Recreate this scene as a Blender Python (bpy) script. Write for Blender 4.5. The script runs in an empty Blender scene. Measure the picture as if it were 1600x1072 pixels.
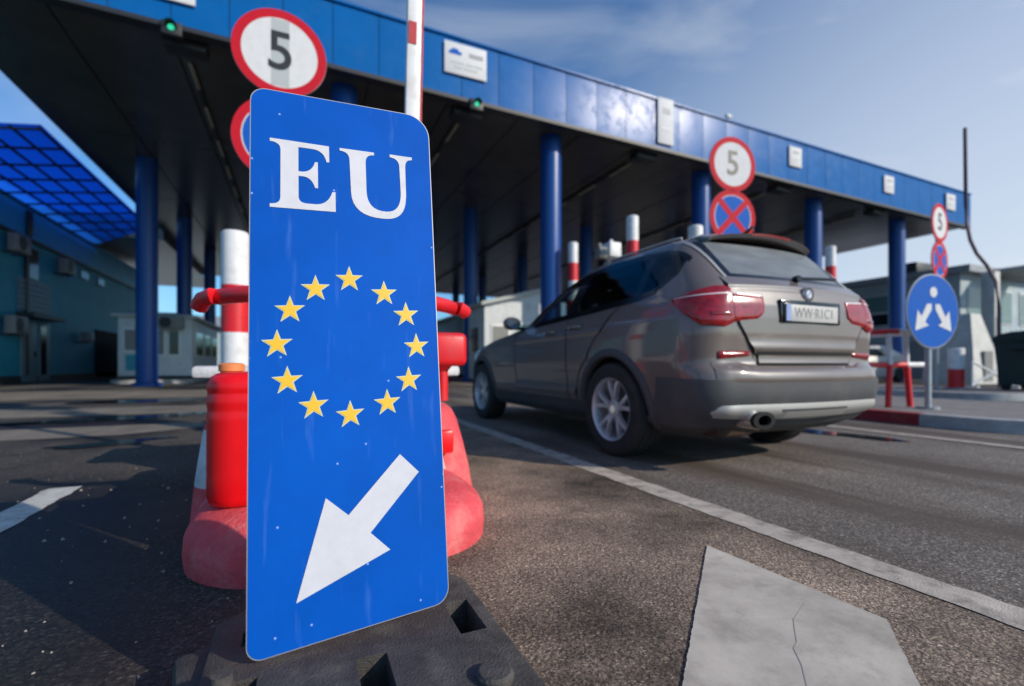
import bpy, bmesh, math, random
import numpy as np
from mathutils import Vector, Matrix
random.seed(7)
R = math.radians
scene = bpy.context.scene
C = scene.collection
# world frame: X across the lanes (right), Y along the lanes (away), Z up, metres
# ---------------------------------------------------------------- camera
cd = bpy.data.cameras.new('camera'); cam = bpy.data.objects.new('camera', cd); C.objects.link(cam)
cam.location = (0, 0, .70)
cam.rotation_euler = (R(90), 0, -.42)
cd.sensor_width = 36; cd.lens = 36 * 748 / 1600
cd.shift_y = 34 / 1600
cd.clip_start = .05; cd.clip_end = 5000
cd.dof.use_dof = True; cd.dof.focus_distance = 1.25; cd.dof.aperture_fstop = 1.6
scene.camera = cam
# ---------------------------------------------------------------- light
SUN_EL, SUN_AZ = 27.5, math.atan2(.63, -.78)      # azimuth measured from +Y towards +X
sd = Vector((math.sin(SUN_AZ) * math.cos(R(SUN_EL)), math.cos(SUN_AZ) * math.cos(R(SUN_EL)), math.sin(R(SUN_EL))))
sl = bpy.data.lights.new('sun', 'SUN'); sun = bpy.data.objects.new('sun', sl); C.objects.link(sun)
sl.energy = 3.9; sl.angle = R(.5); sl.color = (1, .89, .75)
sun.rotation_euler = sd.to_track_quat('Z', 'Y').to_euler()
w = bpy.data.worlds.new('World'); scene.world = w; w.use_nodes = True
nt = w.node_tree; nt.nodes.clear()
def N(t, typ, **kw):
    n = t.nodes.new(typ)
    for k, v in kw.items(): setattr(n, k, v)
    return n
sky = N(nt, 'ShaderNodeTexSky', sky_type='NISHITA', sun_disc=False)
sky.sun_elevation = R(SUN_EL); sky.sun_rotation = SUN_AZ; sky.air_density = 1.0; sky.dust_density = .8; sky.ozone_density = 1.6
tc = N(nt, 'ShaderNodeTexCoord')
mp = N(nt, 'ShaderNodeMapping'); mp.inputs['Scale'].default_value = (1.0, 1.6, 4.0)
nz = N(nt, 'ShaderNodeTexNoise'); nz.inputs['Scale'].default_value = 1.7; nz.inputs['Detail'].default_value = 7; nz.inputs['Distortion'].default_value = .6
cr = N(nt, 'ShaderNodeValToRGB'); cr.color_ramp.elements[0].position = .47; cr.color_ramp.elements[1].position = .95
cr.color_ramp.elements[0].color = (0, 0, 0, 1); cr.color_ramp.elements[1].color = (.62, .62, .62, 1)
mx = N(nt, 'ShaderNodeMix', data_type='RGBA'); mx.inputs[7].default_value = (5.9, 6.3, 6.8, 1)
bg = N(nt, 'ShaderNodeBackground'); bg.inputs['Strength'].default_value = .13
wo = N(nt, 'ShaderNodeOutputWorld')
L = nt.links.new
L(tc.outputs['Generated'], mp.inputs['Vector']); L(mp.outputs[0], nz.inputs['Vector']); L(nz.outputs['Fac'], cr.inputs[0])
dt = N(nt, 'ShaderNodeVectorMath', operation='DOT_PRODUCT'); dt.inputs[1].default_value = (.98, .15, -.35)
hz = N(nt, 'ShaderNodeMapRange'); hz.inputs[1].default_value = .38; hz.inputs[2].default_value = 1.0; hz.inputs[4].default_value = .9
ad = N(nt, 'ShaderNodeMath', operation='ADD', use_clamp=True)
L(tc.outputs['Generated'], dt.inputs[0]); L(dt.outputs['Value'], hz.inputs[0]); L(cr.outputs[0], ad.inputs[0]); L(hz.outputs[0], ad.inputs[1]); L(ad.outputs[0], mx.inputs[0]); tn = N(nt, 'ShaderNodeMix', data_type='RGBA', blend_type='MULTIPLY'); tn.inputs[0].default_value = 1; tn.inputs[7].default_value = (.48, .86, 1.20, 1)
L(sky.outputs[0], tn.inputs[6]); L(tn.outputs[2], mx.inputs[6]); L(mx.outputs[2], bg.inputs[0]); L(bg.outputs[0], wo.inputs[0])
scene.view_settings.view_transform = 'Standard'; scene.view_settings.look = 'None'
scene.view_settings.exposure = 0; scene.view_settings.gamma = 1
scene.cycles.use_denoising = True
scene.cycles.max_bounces = 8

# ---------------------------------------------------------------- materials
def mat(name, col, rough=.6, metal=0., var=.0, vscale=4., bump=0., bscale=60., coat=0., dirt=None, dscale=3., damt=.5, emit=None, es=1., spec=.5, detail=6, stretch=None):
    m = bpy.data.materials.new(name); m.use_nodes = True
    t = m.node_tree; b = t.nodes['Principled BSDF']
    b.inputs['Base Color'].default_value = (*col, 1); b.inputs['Roughness'].default_value = rough
    b.inputs['Metallic'].default_value = metal; b.inputs['Specular IOR Level'].default_value = spec
    if coat: b.inputs['Coat Weight'].default_value = coat; b.inputs['Coat Roughness'].default_value = .06
    if emit: b.inputs['Emission Color'].default_value = (*emit, 1); b.inputs['Emission Strength'].default_value = es
    t_c = N(t, 'ShaderNodeTexCoord'); src = t_c.outputs['Object']
    if stretch:
        mpp = N(t, 'ShaderNodeMapping'); mpp.inputs['Scale'].default_value = stretch
        t.links.new(src, mpp.inputs[0]); src = mpp.outputs[0]
    last = None
    if var:
        n1 = N(t, 'ShaderNodeTexNoise'); n1.inputs['Scale'].default_value = vscale; n1.inputs['Detail'].default_value = detail
        n1.inputs['Roughness'].default_value = .65
        t.links.new(src, n1.inputs['Vector'])
        r1 = N(t, 'ShaderNodeMapRange'); r1.inputs[1].default_value = .3; r1.inputs[2].default_value = .7
        r1.inputs[3].default_value = 1 - var; r1.inputs[4].default_value = 1 + var
        t.links.new(n1.outputs['Fac'], r1.inputs[0])
        v1 = N(t, 'ShaderNodeVectorMath', operation='SCALE'); v1.inputs[0].default_value = col
        t.links.new(r1.outputs[0], v1.inputs['Scale']); last = v1.outputs[0]
    if dirt:
        n2 = N(t, 'ShaderNodeTexNoise'); n2.inputs['Scale'].default_value = dscale; n2.inputs['Detail'].default_value = 9
        n2.inputs['Roughness'].default_value = .7
        t.links.new(src, n2.inputs['Vector'])
        r2 = N(t, 'ShaderNodeMapRange'); r2.inputs[1].default_value = .48; r2.inputs[2].default_value = .68
        r2.inputs[3].default_value = 0; r2.inputs[4].default_value = damt
        t.links.new(n2.outputs['Fac'], r2.inputs[0])
        mm = N(t, 'ShaderNodeMix', data_type='RGBA'); mm.inputs[7].default_value = (*dirt, 1)
        if last: t.links.new(last, mm.inputs[6])
        else: mm.inputs[6].default_value = (*col, 1)
        t.links.new(r2.outputs[0], mm.inputs[0]); last = mm.outputs[2]
        rr = N(t, 'ShaderNodeMapRange'); rr.inputs[3].default_value = rough; rr.inputs[4].default_value = min(1, rough + .35)
        t.links.new(r2.outputs[0], rr.inputs[0]); t.links.new(rr.outputs[0], b.inputs['Roughness'])
    if last: t.links.new(last, b.inputs['Base Color'])
    if bump:
        n3 = N(t, 'ShaderNodeTexNoise'); n3.inputs['Scale'].default_value = bscale; n3.inputs['Detail'].default_value = 5
        t.links.new(src, n3.inputs['Vector'])
        bp = N(t, 'ShaderNodeBump'); bp.inputs['Strength'].default_value = bump; bp.inputs['Distance'].default_value = .01
        t.links.new(n3.outputs['Fac'], bp.inputs['Height']); t.links.new(bp.outputs[0], b.inputs['Normal'])
    return m

def asphalt(name, base, light, speck_scale=260, patch=.35, pscale=.6, wet=0., bump=.5, bscale=160, tint=None, streak=None):
    """aggregate: fine speckle + stone chips + large patches; object coordinates in metres"""
    m = bpy.data.materials.new(name); m.use_nodes = True
    t = m.node_tree; b = t.nodes['Principled BSDF']; K = t.links.new
    co = N(t, 'ShaderNodeTexCoord').outputs['Object']
    vo = N(t, 'ShaderNodeTexVoronoi'); vo.inputs['Scale'].default_value = speck_scale; K(co, vo.inputs['Vector'])
    n0 = N(t, 'ShaderNodeTexNoise'); n0.inputs['Scale'].default_value = speck_scale * .35; n0.inputs['Detail'].default_value = 4; K(co, n0.inputs['Vector'])
    sep = N(t, 'ShaderNodeSeparateColor'); K(vo.outputs['Color'], sep.inputs[0])
    ramp = N(t, 'ShaderNodeValToRGB'); e = ramp.color_ramp.elements
    e[0].position = .0; e[0].color = (*[c * .35 for c in base], 1); e[1].position = 1; e[1].color = (*light, 1)
    e2 = ramp.color_ramp.elements.new(.55); e2.color = (*base, 1)
    e3 = ramp.color_ramp.elements.new(.86); e3.color = (*[c * 1.35 for c in base], 1)
    K(sep.outputs[0], ramp.inputs[0])
    n1 = N(t, 'ShaderNodeTexNoise'); n1.inputs['Scale'].default_value = pscale; n1.inputs['Detail'].default_value = 9; n1.inputs['Roughness'].default_value = .62; K(co, n1.inputs['Vector'])
    r1 = N(t, 'ShaderNodeMapRange'); r1.inputs[1].default_value = .32; r1.inputs[2].default_value = .68; r1.inputs[3].default_value = 1 - patch; r1.inputs[4].default_value = 1 + patch; K(n1.outputs[0], r1.inputs[0])
    r0 = N(t, 'ShaderNodeMapRange'); r0.inputs[1].default_value = .3; r0.inputs[2].default_value = .7; r0.inputs[3].default_value = .6; r0.inputs[4].default_value = 1.4; K(n0.outputs[0], r0.inputs[0])
    mu = N(t, 'ShaderNodeMath', operation='MULTIPLY'); K(r1.outputs[0], mu.inputs[0]); K(r0.outputs[0], mu.inputs[1])
    vs = N(t, 'ShaderNodeVectorMath', operation='SCALE'); K(ramp.outputs[0], vs.inputs[0]); K(mu.outputs[0], vs.inputs['Scale'])
    last = vs.outputs[0]
    if streak:       # long stains running along the lane
        mp_ = N(t, 'ShaderNodeMapping'); mp_.inputs['Scale'].default_value = (1.6, .16, 1); K(co, mp_.inputs[0])
        n2 = N(t, 'ShaderNodeTexNoise'); n2.inputs['Scale'].default_value = 1.3; n2.inputs['Detail'].default_value = 7; K(mp_.outputs[0], n2.inputs['Vector'])
        r2 = N(t, 'ShaderNodeMapRange'); r2.inputs[1].default_value = .47; r2.inputs[2].default_value = .60; r2.inputs[4].default_value = .95; K(n2.outputs[0], r2.inputs[0])
        m2 = N(t, 'ShaderNodeMix', data_type='RGBA'); m2.inputs[7].default_value = (*streak, 1); K(last, m2.inputs[6]); K(r2.outputs[0], m2.inputs[0]); last = m2.outputs[2]
    K(last, b.inputs['Base Color'])
    b.inputs['Roughness'].default_value = .85
    if wet:
        mp_ = N(t, 'ShaderNodeMapping'); mp_.inputs['Scale'].default_value = (.5, .35, 1); mp_.inputs['Rotation'].default_value = (0, 0, .5); K(co, mp_.inputs[0])
        n4 = N(t, 'ShaderNodeTexNoise'); n4.inputs['Scale'].default_value = 1.1; n4.inputs['Detail'].default_value = 6; K(mp_.outputs[0], n4.inputs['Vector'])
        r4 = N(t, 'ShaderNodeMapRange'); r4.inputs[1].default_value = .5; r4.inputs[2].default_value = .6; r4.inputs[3].default_value = .85; r4.inputs[4].default_value = .85 - wet; K(n4.outputs[0], r4.inputs[0])
        K(r4.outputs[0], b.inputs['Roughness'])
        m4 = N(t, 'ShaderNodeMapRange'); m4.inputs[1].default_value = .48; m4.inputs[2].default_value = .58; m4.inputs[3].default_value = 1.; m4.inputs[4].default_value = .35; K(n4.outputs[0], m4.inputs[0])
        v4 = N(t, 'ShaderNodeVectorMath', operation='SCALE'); K(last, v4.inputs[0]); K(m4.outputs[0], v4.inputs['Scale']); K(v4.outputs[0], b.inputs['Base Color'])
    bp = N(t, 'ShaderNodeBump'); bp.inputs['Strength'].default_value = bump; bp.inputs['Distance'].default_value = .006
    n5 = N(t, 'ShaderNodeTexNoise'); n5.inputs['Scale'].default_value = bscale; n5.inputs['Detail'].default_value = 4; K(co, n5.inputs['Vector'])
    K(n5.outputs[0], bp.inputs['Height']); K(bp.outputs[0], b.inputs['Normal'])
    return m

def glass(name, tint, dust=0., dcol=(.3, .3, .3)):
    m = bpy.data.materials.new(name); m.use_nodes = True
    t = m.node_tree; t.nodes.clear(); K = t.links.new
    o = N(t, 'ShaderNodeOutputMaterial'); tr = N(t, 'ShaderNodeBsdfTransparent'); tr.inputs[0].default_value = (*tint, 1)
    gl = N(t, 'ShaderNodeBsdfGlossy'); gl.inputs['Roughness'].default_value = .03
    ge = N(t, 'ShaderNodeNewGeometry'); dp = N(t, 'ShaderNodeVectorMath', operation='DOT_PRODUCT'); K(ge.outputs['Normal'], dp.inputs[0]); K(ge.outputs['Incoming'], dp.inputs[1])
    ab = N(t, 'ShaderNodeMath', operation='ABSOLUTE'); K(dp.outputs['Value'], ab.inputs[0])
    su = N(t, 'ShaderNodeMath', operation='SUBTRACT'); su.inputs[0].default_value = 1; K(ab.outputs[0], su.inputs[1])
    po = N(t, 'ShaderNodeMath', operation='POWER'); K(su.outputs[0], po.inputs[0]); po.inputs[1].default_value = 5
    fr = N(t, 'ShaderNodeMath', operation='MULTIPLY_ADD'); K(po.outputs[0], fr.inputs[0]); fr.inputs[1].default_value = .9; fr.inputs[2].default_value = .06
    a = N(t, 'ShaderNodeMixShader'); K(fr.outputs[0], a.inputs[0]); K(tr.outputs[0], a.inputs[1]); K(gl.outputs[0], a.inputs[2])
    if dust:
        df = N(t, 'ShaderNodeBsdfDiffuse'); df.inputs[0].default_value = (*dcol, 1)
        n = N(t, 'ShaderNodeTexNoise'); n.inputs['Scale'].default_value = 4
        r = N(t, 'ShaderNodeMapRange'); r.inputs[3].default_value = dust * .5; r.inputs[4].default_value = dust * 1.5; K(n.outputs[0], r.inputs[0])
        c2 = N(t, 'ShaderNodeMixShader'); K(r.outputs[0], c2.inputs[0]); K(a.outputs[0], c2.inputs[1]); K(df.outputs[0], c2.inputs[2]); a = c2
    K(a.outputs[0], o.inputs[0])
    return m

M = {}
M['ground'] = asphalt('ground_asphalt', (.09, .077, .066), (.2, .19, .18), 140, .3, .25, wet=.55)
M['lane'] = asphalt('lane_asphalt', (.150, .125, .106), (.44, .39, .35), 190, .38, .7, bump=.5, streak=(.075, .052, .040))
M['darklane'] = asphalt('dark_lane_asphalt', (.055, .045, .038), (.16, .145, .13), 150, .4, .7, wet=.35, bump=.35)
M['rough'] = asphalt('rough_asphalt', (.20, .145, .105), (.42, .33, .26), 230, .8, 1.5, bump=1., bscale=90)
M['slab'] = mat('concrete_slab', (.49, .44, .375), .85, var=.2, vscale=4, bump=.08, bscale=60, dirt=(.2, .17, .14), dscale=7, damt=.5)
M['apron'] = mat('concrete_apron', (.2, .17, .14), .8, var=.35, vscale=1.2, bump=.2, bscale=60, dirt=(.09, .075, .065), dscale=.8, damt=.7, stretch=(1, .5, 1))
M['line'] = mat('road_paint', (.47, .41, .35), .8, var=.22, vscale=9, bump=.3, bscale=150, dirt=(.13, .11, .095), dscale=11, damt=.8)
M['line_w'] = mat('road_paint_fresh', (.55, .54, .5), .75, var=.15, vscale=9, dirt=(.2, .18, .16), dscale=12, damt=.6)
M['kerb'] = mat('kerb_concrete', (.42, .42, .42), .85, var=.2, vscale=4, bump=.3, bscale=70, dirt=(.18, .17, .16), dscale=3, damt=.6)
M['kerb_red'] = mat('kerb_red_paint', (.30, .018, .025), .7, var=.25, vscale=6, dirt=(.15, .1, .09), dscale=6, damt=.5)
M['island'] = mat('island_paving', (.2, .185, .18), .85, var=.25, vscale=3, bump=.3, bscale=60)
M['puddle'] = mat('puddle_water', (.012, .012, .014), .10, spec=.6)
M['blue_board'] = None
M['white_refl'] = mat('white_reflective', (.60, .60, .65), .5, var=.05, vscale=30, dirt=(.5, .5, .5), dscale=22, damt=.35)
M['yellow'] = mat('yellow_reflective', (.80, .47, .01), .45)
M['star_edge'] = mat('star_rim_cream', (.55, .60, .42), .5)
M['rubber'] = mat('black_rubber', (.055, .050, .046), .7, var=.4, vscale=12, bump=.5, bscale=180, dirt=(.13, .12, .105), dscale=14, damt=.6)
M['pink'] = mat('faded_red_paint', (.70, .075, .09), .75, var=.22, vscale=5, bump=.7, bscale=55, dirt=(.70, .24, .22), dscale=4.5, damt=.75)
M['block_white'] = mat('block_white_paint', (.62, .62, .63), .75, var=.12, vscale=8, bump=.5, bscale=60, dirt=(.4, .38, .36), dscale=6, damt=.6)
M['red_plastic'] = mat('red_plastic', (.80, .004, .008), .32, var=.06, vscale=8, spec=.5)
M['orange_cap'] = mat('orange_cap', (.75, .25, .08), .5)
M['red_paint'] = mat('red_paint', (.70, .012, .02), .38, var=.1, vscale=10, dirt=(.35, .05, .05), dscale=9, damt=.5)
M['red_dull'] = mat('dull_red_paint', (.42, .012, .02), .5, var=.15, vscale=10)
M['white_paint'] = mat('white_paint', (.78, .78, .78), .45, var=.06, vscale=6, dirt=(.5, .48, .45), dscale=7, damt=.5)
M['blue_metal'] = mat('blue_metal_panel', (.003, .11, .36), .29, metal=.0, spec=.14, var=.08, vscale=1.2, dirt=(.01, .12, .34), dscale=2.5, damt=.35)
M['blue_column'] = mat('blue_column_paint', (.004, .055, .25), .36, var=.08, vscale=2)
M['soffit'] = mat('dark_soffit_sheet', (.10, .088, .078), .24, metal=.3, var=.2, vscale=.8)
M['dark'] = mat('dark_metal', (.02, .02, .022), .5)
M['roof'] = mat('roof_sheet', (.3, .32, .34), .5)
M['steel'] = mat('galvanised_steel', (.42, .43, .45), .42, metal=.7, var=.15, vscale=14)
M['sign_back'] = mat('sign_back_grey', (.35, .36, .38), .5, metal=.5)
M['sign_white'] = mat('sign_white', (.66, .66, .67),.65, spec=.15, var=.04, vscale=12, dirt=(.55, .53, .5), dscale=9, damt=.35)
M['sign_red'] = mat('sign_red', (.52, .01, .025),.65, spec=.15, var=.08, vscale=9)
M['sign_blue'] = mat('sign_blue', (.003, .10, .45),.65, spec=.15, var=.06, vscale=9)
M['sign_black'] = mat('sign_black', (.015, .017, .02), .5)
M['sign_grey'] = mat('sign_grey_tape', (.42, .45, .45), .5)
M['track'] = mat('ceiling_track', (.35, .32, .22), .5)
M['green_lamp'] = mat('green_lamp', (.02, .3, .15), .3, emit=(.03, .8, .42), es=.8)
M['teal_wall'] = mat('teal_cladding', (.018, .29, .40), .6, var=.12, vscale=1.2, bump=.1, bscale=20)
M['teal_band'] = mat('teal_parapet', (.01, .33, .60), .5, var=.1, vscale=1.5)
M['window_dark'] = mat('dark_window_glass', (.012, .016, .022), .08)
M['ac_white'] = mat('ac_casing', (.20, .20, .19), .5, var=.1, vscale=5)
M['frame_pale'] = mat('pale_frame', (.13, .20, .25), .5)
M['booth'] = mat('booth_panel', (.58, .60, .61), .5, var=.08, vscale=2, dirt=(.4, .4, .38), dscale=3, damt=.5)
M['booth_grey'] = mat('booth_grey', (.30, .31, .33), .55, var=.1, vscale=2)
M['booth_roof'] = mat('booth_roof', (.42, .44, .42), .6, var=.1, vscale=2)
M['cyan_panel'] = mat('cyan_panel', (.03, .26, .36), .5)
M['office'] = mat('office_cladding', (.38, .46, .50), .6, var=.12, vscale=1.5)
M['office_glass'] = mat('office_glass', (.14, .24, .23), .12)
M['binm'] = mat('dark_green_plastic', (.010, .030, .030), .6, var=.1)
M['foliage'] = mat('foliage', (.055, .075, .035), .9, var=.4, vscale=1)
M['concrete'] = mat('pale_concrete', (.55, .54, .5), .8, var=.15, vscale=3, bump=.2)
M['mast'] = mat('rusty_mast', (.14, .10, .13), .6, var=.2, vscale=8)
M['paint'] = mat('grey_brown_car_paint', (.142, .110, .096), .40, metal=.05, coat=1., dirt=(.17, .15, .135), dscale=2.2, damt=.3)
M['cladding'] = mat('dark_plastic_trim', (.055, .057, .062), .6, dirt=(.13, .12, .11), dscale=3, damt=.5)
M['chrome'] = mat('chrome', (.75, .76, .78), .15, metal=1)
M['silver'] = mat('silver_trim', (.50, .485, .46), .45, metal=.5, dirt=(.3, .27, .24), dscale=4, damt=.5)
M['gloss_black'] = mat('gloss_black', (.008, .008, .01), .12)
M['tyre'] = mat('tyre_rubber', (.018, .018, .019), .75, bump=.2, bscale=60, dirt=(.06, .055, .05), dscale=7, damt=.5)
M['rim'] = mat('alloy_rim', (.62, .62, .64), .35, metal=.55, dirt=(.2, .19, .18), dscale=9, damt=.4)
M['well'] = mat('wheel_well', (.008, .008, .008), .9)
M['lamp_red'] = mat('red_lens', (.30, .008, .012), .16, var=.45, vscale=22, coat=.5)
M['lamp_dark'] = mat('dark_red_lens', (.22, .008, .012), .15, coat=.6)
M['lamp_clear'] = mat('clear_lens', (.88, .74, .76), .3)
M['interior'] = mat('interior_trim', (.015, .014, .015), .7)
M['plate'] = mat('plate_white', (.50, .49, .47), .5)
M['plate_text'] = mat('plate_text', (.27, .26, .26), .6)
M['plate_blue'] = mat('plate_blue', (.25, .33, .6), .5)
M['glass_rear'] = glass('rear_window_glass', (.10, .11, .12), .55, (.30, .33, .36))
M['glass_dark'] = glass('privacy_glass', (.03, .03, .035))
M['glass_side'] = glass('side_glass', (.52, .58, .58))
# translucent blue roofing sheet
m = bpy.data.materials.new('blue_translucent_sheet'); m.use_nodes = True; t = m.node_tree; t.nodes.clear()
o_ = N(t, 'ShaderNodeOutputMaterial'); d_ = N(t, 'ShaderNodeBsdfTranslucent'); d_.inputs[0].default_value = (.02, .22, .95, 1)
g_ = N(t, 'ShaderNodeBsdfTransparent'); g_.inputs[0].default_value = (.005, .09, .55, 1)
x_ = N(t, 'ShaderNodeMixShader'); x_.inputs[0].default_value = .35
n_ = N(t, 'ShaderNodeTexNoise'); n_.inputs['Scale'].default_value = .9
r_ = N(t, 'ShaderNodeMapRange'); r_.inputs[1].default_value = .35; r_.inputs[2].default_value = .65; r_.inputs[3].default_value = .25; r_.inputs[4].default_value = .6
t.links.new(n_.outputs[0], r_.inputs[0]); t.links.new(r_.outputs[0], x_.inputs[0])
t.links.new(d_.outputs[0], x_.inputs[1]); t.links.new(g_.outputs[0], x_.inputs[2]); t.links.new(x_.outputs[0], o_.inputs[0])
M['blue_sheet'] = m
# blue sign face with chips and scratches
def board_mat():
    m = mat('blue_reflective_board', (.0, .088, .47), .6, var=.2, vscale=1.6, spec=.08)
    t = m.node_tree; b = t.nodes['Principled BSDF']; K = t.links.new
    src = b.inputs['Base Color'].links[0].from_socket
    co = N(t, 'ShaderNodeTexCoord').outputs['Object']
    vo = N(t, 'ShaderNodeTexVoronoi', voronoi_dimensions='2D'); vo.inputs['Scale'].default_value = 17
    sx = N(t, 'ShaderNodeSeparateXYZ'); cx_ = N(t, 'ShaderNodeCombineXYZ'); K(co, sx.inputs[0]); K(sx.outputs[0], cx_.inputs[0]); K(sx.outputs[2], cx_.inputs[1]); K(cx_.outputs[0], vo.inputs['Vector'])
    r = N(t, 'ShaderNodeMapRange'); r.inputs[1].default_value = .015; r.inputs[2].default_value = .05; r.inputs[3].default_value = 1; r.inputs[4].default_value = 0; K(vo.outputs['Distance'], r.inputs[0])
    sc = N(t, 'ShaderNodeSeparateColor'); K(vo.outputs['Color'], sc.inputs[0])
    gt = N(t, 'ShaderNodeMath', operation='GREATER_THAN'); gt.inputs[1].default_value = .86; K(sc.outputs[0], gt.inputs[0])
    mu = N(t, 'ShaderNodeMath', operation='MULTIPLY'); K(r.outputs[0], mu.inputs[0]); K(gt.outputs[0], mu.inputs[1])
    mp_ = N(t, 'ShaderNodeMapping'); mp_.inputs['Rotation'].default_value = (0, .5, 0); mp_.inputs['Scale'].default_value = (14, 1, 1.6); K(co, mp_.inputs[0])
    n = N(t, 'ShaderNodeTexNoise'); n.inputs['Scale'].default_value = 3; n.inputs['Detail'].default_value = 8; K(mp_.outputs[0], n.inputs['Vector'])
    r2 = N(t, 'ShaderNodeMapRange'); r2.inputs[1].default_value = .62; r2.inputs[2].default_value = .8; r2.inputs[4].default_value = .18; K(n.outputs[0], r2.inputs[0])
    mm0 = N(t, 'ShaderNodeMix', data_type='RGBA'); mm0.inputs[7].default_value = (.2, .35, .8, 1); K(src, mm0.inputs[6]); K(r2.outputs[0], mm0.inputs[0])
    mm = N(t, 'ShaderNodeMix', data_type='RGBA'); mm.inputs[7].default_value = (.30, .46, .85, 1); K(mm0.outputs[2], mm.inputs[6]); K(mu.outputs[0], mm.inputs[0])
    K(mm.outputs[2], b.inputs['Base Color'])
    return m
M['blue_board'] = board_mat()

# ---------------------------------------------------------------- mesh helpers
class MB:
    def __init__(s): s.b = bmesh.new()
    def faces(s, vs, fs, mi=0, mtx=None):
        V = [s.b.verts.new(mtx @ Vector(v) if mtx else v) for v in vs]
        for f in fs:
            try:
                q = s.b.faces.new([V[i] for i in f]); q.material_index = mi
            except ValueError: pass
        return V
    def box(s, c, d, mi=0, rz=0, rot=None, bev=0., seg=2):
        t = bmesh.new(); bmesh.ops.create_cube(t, size=1)
        for v in t.verts: v.co = Vector((v.co.x * d[0], v.co.y * d[1], v.co.z * d[2]))
        if bev: bmesh.ops.bevel(t, geom=t.edges[:], offset=bev, segments=seg, profile=.5, affect='EDGES')
        mt = Matrix.Translation(c) @ (rot if rot else Matrix.Rotation(rz, 4, 'Z'))
        s._merge(t, mt, mi)
    def box2(s, a, b_, mi=0, bev=0.):
        s.box([(a[i] + b_[i]) / 2 for i in range(3)], [abs(b_[i] - a[i]) for i in range(3)], mi, bev=bev)
    def _merge(s, t, mt, mi):
        idx = {}
        for v in t.verts: idx[v] = s.b.verts.new(mt @ v.co)
        for f in t.faces:
            try:
                q = s.b.faces.new([idx[v] for v in f.verts]); q.material_index = mi
            except ValueError: pass
        t.free()
    def cyl(s, a, b_, r, r2=None, n=20, mi=0, caps=True):
        a = Vector(a); b_ = Vector(b_); r2 = r if r2 is None else r2
        q = (b_ - a).to_track_quat('Z', 'Y').to_matrix()
        r1 = [s.b.verts.new(a + q @ Vector((r * math.cos(2 * math.pi * i / n), r * math.sin(2 * math.pi * i / n), 0))) for i in range(n)]
        rr = [s.b.verts.new(b_ + q @ Vector((r2 * math.cos(2 * math.pi * i / n), r2 * math.sin(2 * math.pi * i / n), 0))) for i in range(n)]
        for i in range(n):
            f = s.b.faces.new([r1[i], r1[(i + 1) % n], rr[(i + 1) % n], rr[i]]); f.material_index = mi
        if caps:
            f = s.b.faces.new(r1[::-1]); f.material_index = mi
            f = s.b.faces.new(rr); f.material_index = mi
    def tube(s, pts, r, n=14, mi=0, caps=True):
        P = [Vector(p) for p in pts]; rings = []; up = Vector((0, 0, 1))
        for i, p in enumerate(P):
            d = (P[min(i + 1, len(P) - 1)] - P[max(i - 1, 0)]).normalized()
            a = d.cross(up)
            if a.length < .1: a = d.cross(Vector((0, 1, 0)))
            a.normalize(); c_ = d.cross(a).normalized()
            rings.append([s.b.verts.new(p + r * (a * math.cos(2 * math.pi * k / n) + c_ * math.sin(2 * math.pi * k / n))) for k in range(n)])
        for i in range(len(P) - 1):
            for k in range(n):
                f = s.b.faces.new([rings[i][k], rings[i][(k + 1) % n], rings[i + 1][(k + 1) % n], rings[i + 1][k]]); f.material_index = mi
        if caps:
            for rg in (rings[0], rings[-1]):
                f = s.b.faces.new(rg); f.material_index = mi
    def lathe(s, prof, c=(0, 0, 0), n=40, mi=0, axis='Z', mtx=None):
        """prof: list of (r, h) or (r, h, mi)"""
        rings = []
        for p in prof:
            ring = []
            for k in range(n):
                a = 2 * math.pi * k / n
                v = Vector((p[0] * math.cos(a), p[0] * math.sin(a), p[1])) if axis == 'Z' else Vector((p[0] * math.cos(a), p[1], p[0] * math.sin(a)))
                v = Vector(c) + v
                ring.append(s.b.verts.new(mtx @ v if mtx else v))
            rings.append(ring)
        for i in range(len(prof) - 1):
            m_ = prof[i][2] if len(prof[i]) > 2 else mi
            for k in range(n):
                f = s.b.faces.new([rings[i][k], rings[i][(k + 1) % n], rings[i + 1][(k + 1) % n], rings[i + 1][k]]); f.material_index = m_
        for rg, p in ((rings[0], prof[0]), (rings[-1], prof[-1])):
            if p[0] > 1e-4:
                f = s.b.faces.new(rg); f.material_index = p[2] if len(p) > 2 else mi
    def prism(s, poly, f0, f1, mi=0, side=None):
        """poly: 2D points; f0/f1 map (x,y)->3D for the two faces"""
        a = [s.b.verts.new(f0(*p)) for p in poly]; b_ = [s.b.verts.new(f1(*p)) for p in poly]
        q = s.b.faces.new(a); q.material_index = mi
        q = s.b.faces.new(b_[::-1]); q.material_index = mi if side is None else side
        n = len(poly)
        for i in range(n):
            q = s.b.faces.new([a[i], b_[i], b_[(i + 1) % n], a[(i + 1) % n]]); q.material_index = mi if side is None else side
    def grid(s, G, mi=0, close=False, fm=None):
        """G[i][j] -> 3D"""
        V = [[s.b.verts.new(p) for p in row] for row in G]
        for i in range(len(G) - 1):
            nj = len(G[0])
            for j in range(nj - (0 if close else 1)):
                try:
                    f = s.b.faces.new([V[i][j], V[i][(j + 1) % nj], V[i + 1][(j + 1) % nj], V[i + 1][j]])
                    f.material_index = fm(i, j) if fm else mi
                except ValueError: pass
        return V
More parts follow.
